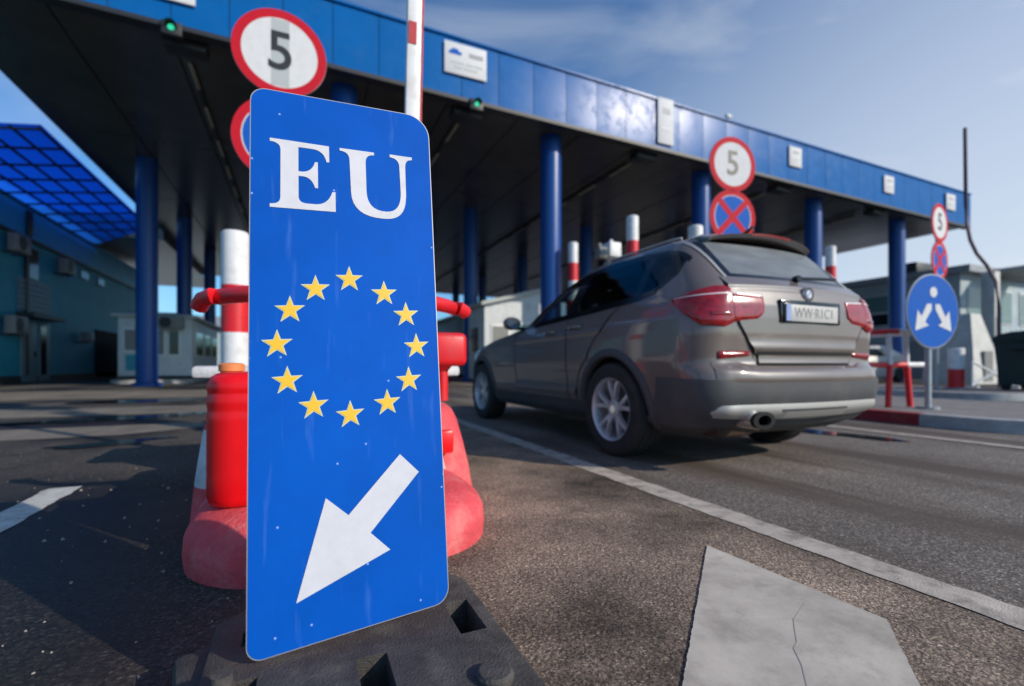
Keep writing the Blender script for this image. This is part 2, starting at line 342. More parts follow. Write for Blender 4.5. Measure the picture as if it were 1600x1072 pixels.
    def obj(s, name, mats, parent=None, smooth=35, weld=True, recalc=True):
        if weld: bmesh.ops.remove_doubles(s.b, verts=s.b.verts[:], dist=1e-5)
        if recalc: bmesh.ops.recalc_face_normals(s.b, faces=s.b.faces[:])
        me = bpy.data.meshes.new(name); s.b.to_mesh(me); s.b.free()
        for m_ in (mats if isinstance(mats, (list, tuple)) else [mats]): me.materials.append(M[m_] if isinstance(m_, str) else m_)
        if smooth:
            me.polygons.foreach_set('use_smooth', [True] * len(me.polygons)); me.set_sharp_from_angle(angle=R(smooth))
        o = bpy.data.objects.new(name, me); C.objects.link(o)
        if parent: o.parent = parent
        return o
def tag(o, label=None, cat=None, group=None, kind=None):
    if label: o['label'] = label
    if cat: o['category'] = cat
    if group: o['group'] = group
    if kind: o['kind'] = kind
    return o
def thing(name, label, cat, loc=(0, 0, 0), rz=0, group=None):
    o = bpy.data.objects.new(name, None); C.objects.link(o); o.location = loc; o.rotation_euler = (0, 0, rz); o.empty_display_size = .2
    return tag(o, label, cat, group)
def dup(root, loc, label, rz=None):
    r = root.copy(); C.objects.link(r); r.location = loc
    if rz is not None: r.rotation_euler = (0, 0, rz)
    r['label'] = label
    for ch in list(root.children):
        c_ = ch.copy(); C.objects.link(c_); c_.parent = r
        for g in list(ch.children):
            d = g.copy(); C.objects.link(d); d.parent = c_
    return r
def sheet(name, poly, z, m_, parent=None):
    b_ = MB(); b_.faces([(x, y, z) for x, y in poly], [list(range(len(poly)))])
    return b_.obj(name, m_, parent, smooth=0)
def struct(o): o['kind'] = 'structure'; return o
def text_mesh(name, txt, size, parent, m_, mtx, extrude=.001, sx=1.0, bold=0.0):
    cu = bpy.data.curves.new(name, 'FONT'); cu.body = txt; cu.size = size; cu.extrude = extrude; cu.align_x = 'CENTER'; cu.align_y = 'CENTER'; cu.offset = bold
    t_o = bpy.data.objects.new('tmp', cu); C.objects.link(t_o)
    dg = bpy.context.evaluated_depsgraph_get(); me = bpy.data.meshes.new_from_object(t_o.evaluated_get(dg))
    bpy.data.objects.remove(t_o)
    me.transform(mtx @ Matrix.Diagonal((sx, 1, 1, 1))); me.materials.clear(); me.materials.append(M[m_])
    o = bpy.data.objects.new(name, me); C.objects.link(o); o.parent = parent
    return o
XZ = Matrix.Rotation(R(90), 4, 'X')          # text lying in XY -> standing, facing -Y

# ================================================================ GROUND
struct(sheet('ground', [(-1500, -1500), (1500, -1500), (1500, 1500), (-1500, 1500)], 0, 'ground'))
struct(sheet('road_lane', [(1.78, -12), (6.9, -12), (6.9, 60), (1.78, 60)], .003, 'lane'))
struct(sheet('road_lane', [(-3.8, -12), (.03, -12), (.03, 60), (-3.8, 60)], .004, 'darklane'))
struct(sheet('traffic_island_surface', [(.03, -12), (1.78, -12), (1.78, 5.7), (.03, 5.7)], .003, 'rough'))
def ragged_strip(name, u0, u1, v0, v1, z, m_, j=.008, step=.06):
    b_ = MB(); rows = []
    n = int((v1 - v0) / step)
    for i in range(n + 1):
        v = v0 + (v1 - v0) * i / n
        rows.append([(u0 + random.uniform(-j, j), v, z), (u1 + random.uniform(-j, j), v, z)])
    b_.grid(rows); return struct(b_.obj(name, m_, smooth=0))
ragged_strip('lane_line', 1.74, 1.885, -10, 45, .006, 'line')
ragged_strip('lane_line', 5.45, 5.58, -10, 45, .008, 'line')
ragged_strip('lane_line', -1.28, -1.12, -8, 3.5, .0075, 'line_w')
# concrete strips crossing the lanes ahead of the canopy
struct(sheet('concrete_strip', [(-9, 8.6), (-.95, 8.2), (-.95, 9.6), (-9, 10.4)], .008, 'apron'))
struct(sheet('concrete_strip', [(-9, 12.6), (-.95, 12.1), (-.95, 15.6), (-9, 16.6)], .008, 'apron'))
struct(sheet('concrete_strip', [(-9, 5.6), (-1.6, 5.9), (-.95, 6.3), (-.95, 6.8), (-9, 6.9)], .008, 'apron'))
# broken slab let into the island
bs = MB()
pl = [(1.434, 1.373), (1.462, .774), (1.219, .578), (.95, .36), (.28, .385), (.41, .497), (.75, .788)]
pl2 = []
for a_, c_ in zip(pl, pl[1:] + pl[:1]):
    n_s = max(2, int(math.dist(a_, c_) / .012))
    for i in range(n_s):
        t_ = i / n_s; jj = .0012 if i else 0
        pl2.append((a_[0] + (c_[0] - a_[0]) * t_ + random.uniform(-jj, jj), a_[1] + (c_[1] - a_[1]) * t_ + random.uniform(-jj, jj)))
bs.prism(pl2, lambda x, y: (x, y, .0075), lambda x, y: (x, y, .0))
struct(bs.obj('concrete_slab', 'slab', smooth=0))
cr_ = MB()
path = [(.90, .60), (.996, .678), (1.06, .735), (1.105, .787), (1.138, .802), (1.19, .845), (1.231, .877), (1.36, .93)]
L_, R_ = [], []
for i, (x, y) in enumerate(path):
    ww = .0014 if i not in (0, len(path) - 1) else .0005
    L_.append((x - ww, y, .0085)); R_.append((x + ww, y, .0085))
cr_.grid([L_, R_]); struct(cr_.obj('slab_crack', mat('crack_dirt', (.36, .33, .29), .9), smooth=0))
def blob(cx, cy, rx, ry, z, name, m_, seed, rot=0):
    rnd = random.Random(seed); ph = [rnd.uniform(0, 6.28) for _ in range(4)]; pts = []
    for k in range(48):
        a = 2 * math.pi * k / 48; r = 1 + .22 * math.sin(2 * a + ph[0]) + .16 * math.sin(3 * a + ph[1]) + .1 * math.sin(5 * a + ph[2]) + .06 * math.sin(9 * a + ph[3])
        x = rx * r * math.cos(a); y = ry * r * math.sin(a)
        pts.append((cx + x * math.cos(rot) - y * math.sin(rot), cy + x * math.sin(rot) + y * math.cos(rot)))
    return struct(sheet(name, pts, z, m_))
blob(-2.15, 7.7, .9, .33, .012, 'puddle', 'puddle', 1, .25)
blob(-1.5, 5.3, .42, .16, .012, 'puddle', 'puddle', 2, .3)
blob(-3.6, 7.3, .8, .14, .012, 'puddle', 'puddle', 3, .2)
blob(-2.6, 11.2, 1.1, .5, .012, 'puddle', 'puddle', 4, .1)
blob(4.9, 3.2, .16, .6, .012, 'puddle', 'puddle', 5, .05)

# loose grit and chips lying on the asphalt
rg = random.Random(11); gb = MB()
def stone(x, y, r, z0=.004):
    vs = [(x + r * rg.uniform(.5, 1) * math.cos(a), y + r * rg.uniform(.5, 1) * math.sin(a), z0) for a in [k * 1.257 for k in range(5)]]
    tp = [(x + r * .4 * math.cos(a + .5), y + r * .4 * math.sin(a + .5), z0 + r * rg.uniform(.5, .9)) for a in [k * 1.257 for k in range(5)]]
    gb.faces(vs + tp, [[i, (i + 1) % 5, 5 + (i + 1) % 5, 5 + i] for i in range(5)] + [[5, 6, 7, 8, 9]])
for i in range(420):
    u_ = rg.uniform(-2.2, 1.7); v_ = .6 + 4.8 * rg.random() ** 1.3
    if 0.2 < u_ < 1.55 and v_ < 1.45: continue
    stone(u_, v_, rg.uniform(.002, .0055))
for i in range(26): stone(rg.uniform(-1.3, -.3), rg.uniform(1.9, 3.4), rg.uniform(.006, .011))
for i in range(200): stone(rg.uniform(1.5, 2.05), rg.uniform(.9, 6), rg.uniform(.0015, .004), .006)
tag(gb.obj('loose_grit', mat('grit', (.33, .30, .27), .9), smooth=0, weld=False), 'pale grit and stone chips scattered over the asphalt', 'grit', kind='stuff')
# oil drips and tyre marks in the lane
def stain(name, cx, cy, rx, ry, seed, m_, rot=0.): blob(cx, cy, rx, ry, .0075, name, m_, seed, rot)
M['oil'] = mat('oil_stain', (.035, .030, .027), .55, var=.3, vscale=9)

# kerbed islands
def island(u0, u1, vn, v1, label, red=None, paint=True, lead=.9):
    t_ = thing('kerbed_island', label, 'traffic island', ((u0 + u1) / 2, vn, 0)); struct(t_)
    ox, oy = (u0 + u1) / 2, vn
    half = (u1 - u0) / 2
    out = []
    out.append((u0, v1))
    out.append((u0, vn + lead))
    for k in range(1, 16):
        a = math.pi * k / 16
        out.append((ox - half * math.cos(a), vn + lead - lead * math.sin(a)))
    out.append((u1, vn + lead)); out.append((u1, v1))
    # resample into kerb stones
    pts = []
    for (a, b2) in zip(out[:-1], out[1:]):
        l_ = math.dist(a, b2); n = max(1, round(l_ / .5))
        for i in range(n): pts.append((a[0] + (b2[0] - a[0]) * i / n, a[1] + (b2[1] - a[1]) * i / n))
    pts.append(out[-1])
    kb = MB(); W_ = .15
    def inn(p):
        cx = min(max(p[0], u0 + half), u1 - half); cy = max(p[1], vn + lead)
        d = Vector((p[0] - cx, p[1] - cy)); l_ = d.length or 1
        return (p[0] - d.x / l_ * W_, p[1] - d.y / l_ * W_)
    prof = [(0, 0), (.0, .115), (.02, .14), (1, .143)]
    G = []; 
    for p in pts:
        q = inn(p); G.append([(p[0] + (q[0] - p[0]) * a - ox, p[1] + (q[1] - p[1]) * a - oy, z) for a, z in prof])
    def fm(i, j):
        a = ((pts[i][0] + pts[min(i + 1, len(pts) - 1)][0]) / 2, (pts[i][1] + pts[min(i + 1, len(pts) - 1)][1]) / 2)
        if red and red(a[0], a[1]): return 1
        return 0
    kb.grid(G, fm=fm)
    kb.obj('kerb', ['kerb', 'kerb_red'], t_, smooth=50)
    tp = MB(); q = [inn(p) for p in pts]
    tp.faces([(x - ox, y - oy, .139) for x, y in q], [list(range(len(q)))]); tp.obj('paving', 'island', t_, smooth=0)
    return t_
island(-.9, 1.45, 5.6, 42, 'kerbed island behind the striped concrete nose, under the largest speed sign')
island(6.48, 9.7, 1.7, 42, 'kerbed island right of the car with red and white painted kerb', red=lambda x, y: x < 7.4 and 3.05 < y < 5.6 or y > 8)
island(12.1, 15.2, 4.2, 42, 'far right kerbed island with striped bollard and dark bin', red=lambda x, y: 7 < y < 9)
island(-6.4, -3.7, 21.6, 42, 'left kerbed island under the white booth with air conditioner')

# ================================================================ CANOPY
zb = lambda u: 7.265 - .0150 * (u - 3)       # underside, falls gently to the right
zt = lambda u: 8.645 - .0142 * (u - 3)
VF, U0, U1, VB = 11.2, -6.2, 27.5, 42.
can = thing('border_canopy', 'long flat canopy with blue metal fascia on round blue columns over the lanes', 'canopy', (3, VF, 0))
def rel(p, o=(3, VF, 0)): return (p[0] - o[0], p[1] - o[1], p[2] - o[2])
fa = MB()
u = U0; k = 0
while u < U1 - .05:
    ue = min(u + .985, U1); rows = []
    nseg = 8
    tilt = random.uniform(-.005, .005)
    for zi in range(5):
        f_ = zi / 4; row = []
        for i in range(nseg + 1):
            x = u + .008 + (ue - u - .016) * i / nseg; s_ = i / nseg
            bul = .005 * 4 * s_ * (1 - s_) + tilt * (s_ - .5)
            if zi in (0, 4): bul -= .01
            row.append(rel((x, VF - bul, zb(x) + (zt(x) - zb(x)) * f_)))
        rows.append(row)
    fa.grid(rows)
    u = ue; k += 1
fa.obj('fascia', 'blue_metal', can, smooth=60)
fb = MB()   # backing, seams read dark, plus end returns
fb.faces([rel(p) for p in [(U0, VF + .02, zb(U0)), (U1, VF + .02, zb(U1)), (U1, VF + .02, zt(U1)), (U0, VF + .02, zt(U0))]], [[0, 1, 2, 3]])
fb.obj('fascia_backing', 'dark', can, smooth=0)
for uu, nm in ((U0, 'side'), (U1, 'side')):
    sg = MB(); sg.faces([rel(p) for p in [(uu, VF + .02, zb(uu)), (uu, VB, zb(uu)), (uu, VB, zt(uu)), (uu, VF + .02, zt(uu))]], [[0, 1, 2, 3]])
    sg.obj('side_fascia', 'blue_metal', can, smooth=0)
tr = MB(); tr.box2(rel((U0, VF - .03, 0)), rel((U1, VF + .1, 0)), 0)
for v in tr.b.verts:
    uw = v.co.x + 3; v.co.z = (zt(uw) if v.co.z > 0 else zt(uw)) + (.05 if v.index % 2 == 0 else 0)
tr.b.free()
cp = MB(); cp.faces([rel(p) for p in [(U0, VF - .045, zt(U0) + .0), (U1, VF - .045, zt(U1)), (U1, VF - .045, zt(U1) + .05), (U0, VF - .045, zt(U0) + .05), (U0, VF + .2, zt(U0)), (U1, VF + .2, zt(U1)), (U1, VF + .2, zt(U1) + .05), (U0, VF + .2, zt(U0) + .05)]],
    [[0, 1, 2, 3], [4, 5, 6, 7], [0, 1, 5, 4], [3, 2, 6, 7], [0, 3, 7, 4], [1, 2, 6, 5]]); cp.obj('roof_edge_trim', 'blue_metal', can, smooth=0)
lip = MB(); lip.faces([rel(p) for p in [(U0, VF - .01, zb(U0) - .09), (U1, VF - .01, zb(U1) - .09), (U1, VF - .01, zb(U1)), (U0, VF - .01, zb(U0)), (U0, VF + .25, zb(U0) - .09), (U1, VF + .25, zb(U1) - .09), (U1, VF + .25, zb(U1) + .0), (U0, VF + .25, zb(U0))]],
    [[0, 1, 2, 3], [4, 5, 6, 7], [0, 1, 5, 4], [0, 3, 7, 4], [1, 2, 6, 5]]); lip.obj('bottom_trim', 'dark', can, smooth=0)
ce = MB()   # soffit sheets with open joints
step = 1.92; u = U0 + .02
while u < U1 - .05:
    ue = min(u + step, U1 - .02)
    v = VF + .26
    while v < VB - .05:
        ve = min(v + 5.9, VB)
        dz = random.uniform(-.004, .004)
        ce.faces([rel((x, y, zb(x) + dz)) for x, y in [(u + .02, v), (ue - .02, v), (ue - .02, ve - .03), (u + .02, ve - .03)]], [[0, 1, 2, 3]])
        v = ve
    u = ue
ce.obj('ceiling', 'soffit', can, smooth=0, weld=False)
rr = MB(); rr.box2(rel((-14.5, 29.2, 6.98)), rel((-6.21, 46, 8.0))); rr.obj('rear_roof', 'soffit', can, smooth=0)
cb = MB(); cb.faces([rel(p) for p in [(U0, VF + .03, zb(U0) + .03), (U1, VF + .03, zb(U1) + .03), (U1, VB, zb(U1) + .03), (U0, VB, zb(U0) + .03)]], [[0, 1, 2, 3]])
cb.obj('ceiling_void', 'dark', can, smooth=0)
rf = MB(); rf.faces([rel(p) for p in [(U0, VF, zt(U0)), (U1, VF, zt(U1)), (U1, VB, zt(U1)), (U0, VB, zt(U0))]], [[0, 1, 2, 3]])
rf.obj('roof', 'roof', can, smooth=0)
col_u = [-4.75, 1.0, 6.62, 12.35, 18.1, 23.6]
first = None
for uu in col_u:
    for vv in (12.1, 19.1, 26.1, 33.0, 39.5):
        if uu == -4.75 and vv == 12.1: uu_ = -5.62
        elif uu == -4.75 and vv == 19.1: uu_ = -4.5
        else: uu_ = uu
        if first is None:
            cm_ = MB(); cm_.lathe([(.42, 0), (.42, .1), (.30, .14), (.30, 7.35)], n=36); first = cm_.obj('column', 'blue_column', can, smooth=40)
            o = first
        else: o = first.copy(); C.objects.link(o)
        o.location = rel((uu_, vv, 0)); o.scale.z = (zb(uu_) / 7.35)
# ceiling light tracks above each lane and the dark lamp boxes near the fascia
lane_u = [-2.15, 3.9, 9.6, 15.65, 21.3]
for uu in lane_u:
    lamp = MB(); lamp.box(rel((uu + .05, 11.75, zb(uu) - .12)), (.75, .42, .2), bev=.02)
    lamp.box(rel((uu + .05, 11.9, zb(uu) - .02)), (.2, .2, .1)); lamp.obj('flood_lamp', 'dark', can)
    tk = MB(); tk.box(rel((uu, 26.5, zb(uu) - .05)), (.10, 28, .05)); track = tk.obj('light_track', 'dark', can, smooth=0)
    v = 12.3
    while v < 24:
        tb_ = MB(); tb_.box(rel((uu, v + .55, zb(uu) - .1)), (.07, 1.1, .045), bev=.01); v += 2.0
        tb_.obj('light_strip', 'track', can)

# green signal lamps under the fascia
def signal(uu, label):
    t_ = thing('lane_signal', label, 'signal light', (uu, 11.12, zb(uu)), group='lit green lane signals under the canopy edge')
    b_ = MB(); b_.box((0, .06, -.13), (.34, .12, .26), bev=.02); b_.cyl((-.06, .06, 0), (-.06, .06, -.02), .03); b_.obj('housing', 'dark', t_)
    b_ = MB(); b_.cyl((0, -.001, -.13), (0, -.02, -.13), .055, n=24); b_.obj('lens', 'green_lamp', t_)
    b_ = MB()
    for k_ in range(10):
        a0, a1 = math.pi * k_ / 10, math.pi * (k_ + 1) / 10
        b_.faces([(.1 * math.cos(a0), -.001, -.13 + .1 * math.sin(a0)), (.1 * math.cos(a1), -.001, -.13 + .1 * math.sin(a1)), (.1 * math.cos(a1), -.13, -.13 + .1 * math.sin(a1)), (.1 * math.cos(a0), -.13, -.13 + .1 * math.sin(a0))], [[0, 1, 2, 3]])
    b_.obj('hood', 'dark', t_)
    return t_
signal(-2.24, 'green lane signal under the fascia at the left, near the cut-off white board')
signal(4.02, 'green lane signal under the fascia just right of the raised boom')

# white lane boards on the fascia
def lane_board(u0, u1, z0, z1, label, kind):
    t_ = thing('lane_board', label, 'sign', ((u0 + u1) / 2, VF - .05, z0), group='white lane boards on the blue fascia')
    W_, H_ = u1 - u0, z1 - z0
    b_ = MB(); b_.box((0, 0, H_ / 2), (W_, .04, H_), bev=.008); b_.obj('panel', 'sign_white', t_)
    def blot(name, poly, m_):
        q = MB(); q.prism(poly, lambda x, y: (x, -.026, y), lambda x, y: (x, -.0205, y)); q.obj(name, m_, t_, smooth=0)
    if kind == 0:     # car pictogram, bus pictogram, two lines of small print
        s_ = W_ / 1.07
        blot('car_symbol', [(-.42 * s_, H_ * .62), (-.12 * s_, H_ * .62), (-.10 * s_, H_ * .70), (-.17 * s_, H_ * .73), (-.22 * s_, H_ * .80), (-.34 * s_, H_ * .80), (-.38 * s_, H_ * .72), (-.43 * s_, H_ * .70)], 'sign_blue')
        blot('bus_symbol', [(.08 * s_, H_ * .62), (.44 * s_, H_ * .62), (.44 * s_, H_ * .76), (.08 * s_, H_ * .76)], 'booth_grey')
        for x0, x1, zz in ((-.36, -.05, .34), (0, .18, .34), (.22, .42, .34), (-.3, -.1, .2), (-.05, .3, .2)):
            blot('small_print', [(x0 * s_, H_ * zz), (x1 * s_, H_ * zz), (x1 * s_, H_ * (zz + .06)), (x0 * s_, H_ * (zz + .06))], 'sign_grey')
    else:
        blot('truck_symbol', [(-.2 * W_, H_ * .66), (.28 * W_, H_ * .66), (.28 * W_, H_ * .78), (-.2 * W_, H_ * .78)], 'booth_grey')
        blot('small_print', [(-.3 * W_, H_ * .3), (.3 * W_, H_ * .3), (.3 * W_, H_ * .36), (-.3 * W_, H_ * .36)], 'sign_grey')
    return t_
lane_board(-2.95, -1.85, 7.75, 8.55, 'leftmost white lane board on the fascia, beside the largest speed sign', 0)
lane_board(3.2, 4.28, 7.74, 8.5, 'wide white lane board with car and bus symbols right of the raised boom', 0)
lane_board(9.69, 10.28, 7.26, 8.62, 'tall white lane board in the sun glare on the fascia', 1)
lane_board(15.42, 16.05, 7.56, 8.24, 'white lane board on the fascia right of the middle speed sign', 1)
lane_board(20.89, 21.53, 7.45, 8.12, 'second white lane board from the right end of the fascia', 1)
lane_board(25.36, 26.07, 7.38, 8.06, 'white lane board nearest the right end of the fascia', 1)
b_ = MB(); b_.box((0, 0, .06), (.2, .12, .12), bev=.02); b_.cyl((0, 0, 0), (0, 0, -.05), .03); o = b_.obj('roof_lamp', 'sign_white'); o.location = (12.6, 11.2, zt(12.6) + .1)
tag(o, 'tiny white lamp on top of the fascia above the middle speed sign', 'lamp')

# translucent blue roof between canopy and terminal building
bl = thing('blue_glazed_roof', 'translucent blue lean-to roof with dark grid between canopy and teal building', 'roof', (-9.1, 16.6, 6.6))
sh = MB(); zs = lambda u_: 6.62 + (u_ + 9.15) / 2.95 * .42
def bedge(u_): return 30.0 - (u_ + 9.15) / 2.95 * 3.0
sh.faces([(u_ + 9.1, v_ - 16.6, zs(u_) - 6.6) for u_, v_ in [(-9.15, 16.6), (-6.2, 16.6), (-6.2, 27.0), (-9.15, 30.0)]], [[0, 1, 2, 3]]); sh.obj('sheet', 'blue_sheet', bl, smooth=0)
for i in range(6):
    u_ = -9.1 + 2.85 * i / 5
    q = MB(); q.box((u_ + 9.1, (16.6 + bedge(u_)) / 2 - 16.6, zs(u_) - 6.6 - .07), (.045, bedge(u_) - 16.6, .07)); q.obj('rafter', 'dark', bl, smooth=0)
for i in range(9):
    v_ = 16.65 + i * 1.28; a_ = math.atan2(.42, 2.95)
    q = MB(); q.box((1.45, v_ - 16.6, .2 - .075), (2.98, .045, .06), rot=Matrix.Rotation(-a_, 4, 'Y')); q.obj('purlin', 'dark', bl, smooth=0)

# ================================================================ TERMINAL BUILDING (left)
TB = thing('terminal_building', 'long dark teal terminal building along the left side', 'building', (-9.25, 20, 0))
UW = -9.25
def wb(name, v0, v1, z0, z1, d0, d1, m_, bev=0, parent=TB):     # box on the wall, d = distance proud of the wall
    q = MB(); q.box2((d0, v0 - 20, z0), (d1, v1 - 20, z1), bev=bev); return q.obj(name, m_, parent)
q = MB(); q.box2((-8, -12, 0), (0, 18.5, 6.55)); q.obj('wall', 'teal_wall', TB, smooth=0)
wb('parapet', 8, 38.5, 5.45, 6.62, .002, .08, 'teal_band')
wb('band', 8, 38.5, 5.33, 5.44, .002, .12, 'dark')
wb('plinth', 8, 38.5, 0, .3, .002, .05, 'dark')
wb('downpipe', 23.45, 23.62, .3, 5.3, .01, .1, 'dark'); wb('rain_hopper', 23.38, 23.7, 5.5, 6.4, .09, .2, 'dark', .02)
def win(v0, v1, z0, z1):
    f_ = wb('window', v0, v1, z0, z1, .003, .05, 'frame_pale', .01); q = wb('pane', v0 + .07, v1 - .07, z0 + .07, z1 - .07, .045, .056, 'window_dark', parent=f_)
win(23.7, 24.5, 3.9, 5.15); win(28.4, 29.4, 4.7, 5.15); win(30.5, 31.4, 4.7, 5.15); win(18.5, 20.5, 3.9, 5.1); win(14.5, 16.5, 3.9, 5.1)
for i in range(6): wb('vent_panel', 23.0, 25.4, 2.72 + i * .2, 2.88 + i * .2, .01, .07, 'frame_pale')
dr = wb('door', 23.2, 24.3, .05, 2.35, .003, .06, 'frame_pale', .01); wb('pane', 23.3, 23.9, .8, 2.2, .06, .07, 'ac_white', parent=dr); wb('handle', 24.1, 24.16, 1.0, 1.2, .06, .11, 'dark', parent=dr)
wb('door_canopy', 22.9, 25.6, 2.45, 2.6, .01, .5, 'dark')
dr = wb('door', 24.5, 25.4, .05, 2.35, .003, .06, 'frame_pale', .01); wb('pane', 24.6, 25.05, .3, 2.2, .06, .07, 'window_dark', parent=dr)
wb('roller_shutter', 30.2, 36, 0.05, 2.45, .003, .05, 'well')
def ac(v0, z0, label, s_=1., face='u'):
    t_ = thing('air_conditioner', label, 'air conditioner', (UW, v0, z0), group='outdoor air conditioning units')
    b_ = MB(); b_.box((.34, .45 * s_, .33 * s_), (.3, .9 * s_, .62 * s_), bev=.03); b_.obj('casing', 'ac_white', t_)
    b_ = MB(); b_.cyl((.489, .3 * s_, .33 * s_), (.502, .3 * s_, .33 * s_), .24 * s_, n=28); b_.obj('fan_grille', 'dark', t_)
    b_ = MB(); b_.box((.17, .15 * s_, -.01), (.34, .05, .05)); b_.box((.17, .75 * s_, -.01), (.34, .05, .05)); b_.obj('bracket', 'dark', t_)
    return t_
ac(21.9, 4.6, 'upper air conditioner at the left edge of the teal wall'); ac(25.7, 4.5, 'upper air conditioner right of the small dark window on the teal wall')
ac(21.7, 1.75, 'lower air conditioner beside the doorway of the teal building'); ac(28.0, 1.75, 'small air conditioner low on the teal wall right of the doors', .7)
# parked dark van by the building, standing in the shade
VN = thing('parked_van', 'dark van parked in the shade against the teal wall', 'van', (-7.6, 30.5, 0))
q = MB(); G = []
for y, w_, z0, z1 in [(0, .86, .35, 1.05), (.08, .9, .3, 1.3), (.5, .92, .28, 1.85), (1.2, .92, .28, 2.0), (3.4, .92, .28, 2.0), (4.1, .9, .3, 1.15), (4.8, .86, .32, 1.0), (4.95, .8, .4, .8)]:
    G.append([(-w_, y, z0), (-w_, y, z0 + (z1 - z0) * .5), (-w_ * .9, y, z1 - .1), (-w_ * .7, y, z1), (w_ * .7, y, z1), (w_ * .9, y, z1 - .1), (w_, y, z0 + (z1 - z0) * .5), (w_, y, z0)])
q.grid(G); q.faces(G[0], [list(range(8))]); q.faces(G[-1], [list(range(8))]); q.obj('body', 'gloss_black', VN)
for sx in (-.8, .8):
    for yy in (.95, 3.95):
        q = MB(); q.lathe([(.0, -.1), (.3, -.1), (.33, -.07), (.33, .07), (.3, .1), (.0, .1)], n=24, mtx=Matrix.Translation((sx, yy, .33)) @ Matrix.Rotation(R(90), 4, 'Y')); q.obj('wheel', 'tyre', VN)
q = MB(); q.box((0, .12, 1.55), (1.5, .05, .5), rot=Matrix.Rotation(R(-35), 4, 'X')); q.obj('rear_window', 'window_dark', VN)

# ================================================================ BOOTHS
def booth(name, label, u0, u1, v0, v1, h, base=.14, over=.18):
    t_ = thing(name, label, 'booth', (u0, v0, base)); W_, D_ = u1 - u0, v1 - v0
    b_ = MB(); b_.box2((0, 0, 0), (W_, D_, h - .25), bev=.015); b_.obj('wall', 'booth', t_)
    b_ = MB(); b_.box2((-over, -over, h - .25), (W_ + over, D_ + over, h - .12), bev=.01)
    a = [(-over, -over), (W_ + over, -over), (W_ + over, D_ + over), (-over, D_ + over)]; c_ = [(W_ * .3, D_ * .15), (W_ * .7, D_ * .15), (W_ * .7, D_ * .85), (W_ * .3, D_ * .85)]
    b_.faces([(x, y, h - .12) for x, y in a] + [(x, y, h + .06) for x, y in c_], [[0, 1, 5, 4], [1, 2, 6, 5], [2, 3, 7, 6], [3, 0, 4, 7], [4, 5, 6, 7]]); b_.obj('roof', 'booth_roof', t_)
    b_ = MB(); b_.box2((-.01, -.01, 0), (W_ + .01, D_ + .01, .14)); b_.obj('plinth', 'dark', t_)
    return t_
def bwin(t_, a, b2, m_='window_dark', fm='white_paint', name='window'):
    """window as thin box from a to b2 in booth coordinates"""
    q = MB(); q.box2(a, b2, bev=.008); f_ = q.obj(name, fm, t_)
    d = [b2[i] - a[i] for i in range(3)]; k_ = 0 if abs(d[0]) < abs(d[1]) else 1
    a2 = list(a); b3 = list(b2)
    for i in (1 - k_, 2): a2[i] += .06 * (1 if d[i] > 0 else -1); b3[i] -= .06 * (1 if d[i] > 0 else -1)
    a2[k_] -= .006; b3[k_] += .006
    q = MB(); q.box2(a2, b3); q.obj('pane', m_, f_, smooth=0)
BL = booth('inspection_booth', 'white booth with air conditioner and cyan panel seen left of the striped post', -6.2, -3.84, 22.5, 29, 2.62)
bwin(BL, (.15, -.03, 1.05), (.85, .0, 1.95), 'ac_white'); bwin(BL, (1.15, -.03, .9), (1.5, .0, 1.95), 'ac_white'); bwin(BL, (1.55, -.03, .9), (1.98, .0, 1.95), 'window_dark')
q = MB(); q.box2((.25, -.05, .35), (.95, -.01, .95)); q.obj('notice_panel', 'cyan_panel', BL, smooth=0)
for i in range(3): bwin(BL, (2.36, .6 + i * 2, .9), (2.39, 2.2 + i * 2, 1.95), 'window_dark')
A1 = thing('air_conditioner', 'air conditioner high on the front of the left white booth', 'air conditioner', (-4.95, 22.5, 2.05), rz=R(-90), group='outdoor air conditioning units')
b_ = MB(); b_.box((.22, .45, .28), (.3, .85, .5), bev=.03); b_.obj('casing', 'ac_white', A1)
b_ = MB(); b_.cyl((.369, .3, .28), (.382, .3, .28), .2, n=28); b_.obj('fan_grille', 'dark', A1)
BR = thing('inspection_booth', 'white booth with sloping roof between the sign board and the windscreen of the car', 'booth', (6.45, 17.0, .14))
b_ = MB(); b_.prism([(0, 0), (3.0, 0), (3.0, 3.62), (0, 2.85)], lambda x, z: (x, 0, z), lambda x, z: (x, 2.4, z)); b_.obj('wall', 'booth', BR, smooth=0)
b_ = MB(); b_.prism([(-.2, 2.80), (3.2, 3.67), (3.2, 3.80), (-.2, 2.93)], lambda x, z: (x, -.25, z), lambda x, z: (x, 2.6, z)); b_.obj('roof', 'booth_roof', BR, smooth=0)
bwin(BR, (.25, -.03, .1), (1.05, 0, 2.1), 'ac_white', 'white_paint', 'door'); bwin(BR, (1.3, -.03, 1.0), (2.7, 0, 2.2), 'office_glass', 'white_paint'); bwin(BR, (-.03, .5, 1.0), (0, 1.7, 2.1), 'window_dark')
G2 = booth('utility_cabin', 'grey cabin right behind the white booth near the car bonnet', 6.5, 8.4, 20.6, 24.5, 2.9)
for ch in G2.children:
    if ch.name.startswith('wall'): ch.data.materials[0] = M['booth_grey']
bwin(G2, (.3, -.03, 1.0), (1.5, 0, 2.0), 'window_dark')
B3 = booth('inspection_booth', 'white booth on the far right island, mostly behind the car', 12.9, 14.8, 14.2, 18.5, 2.95)
bwin(B3, (-.03, .4, 1.0), (0, 2.0, 2.1)); bwin(B3, (.25, -.03, 1.0), (1.5, 0, 2.1))

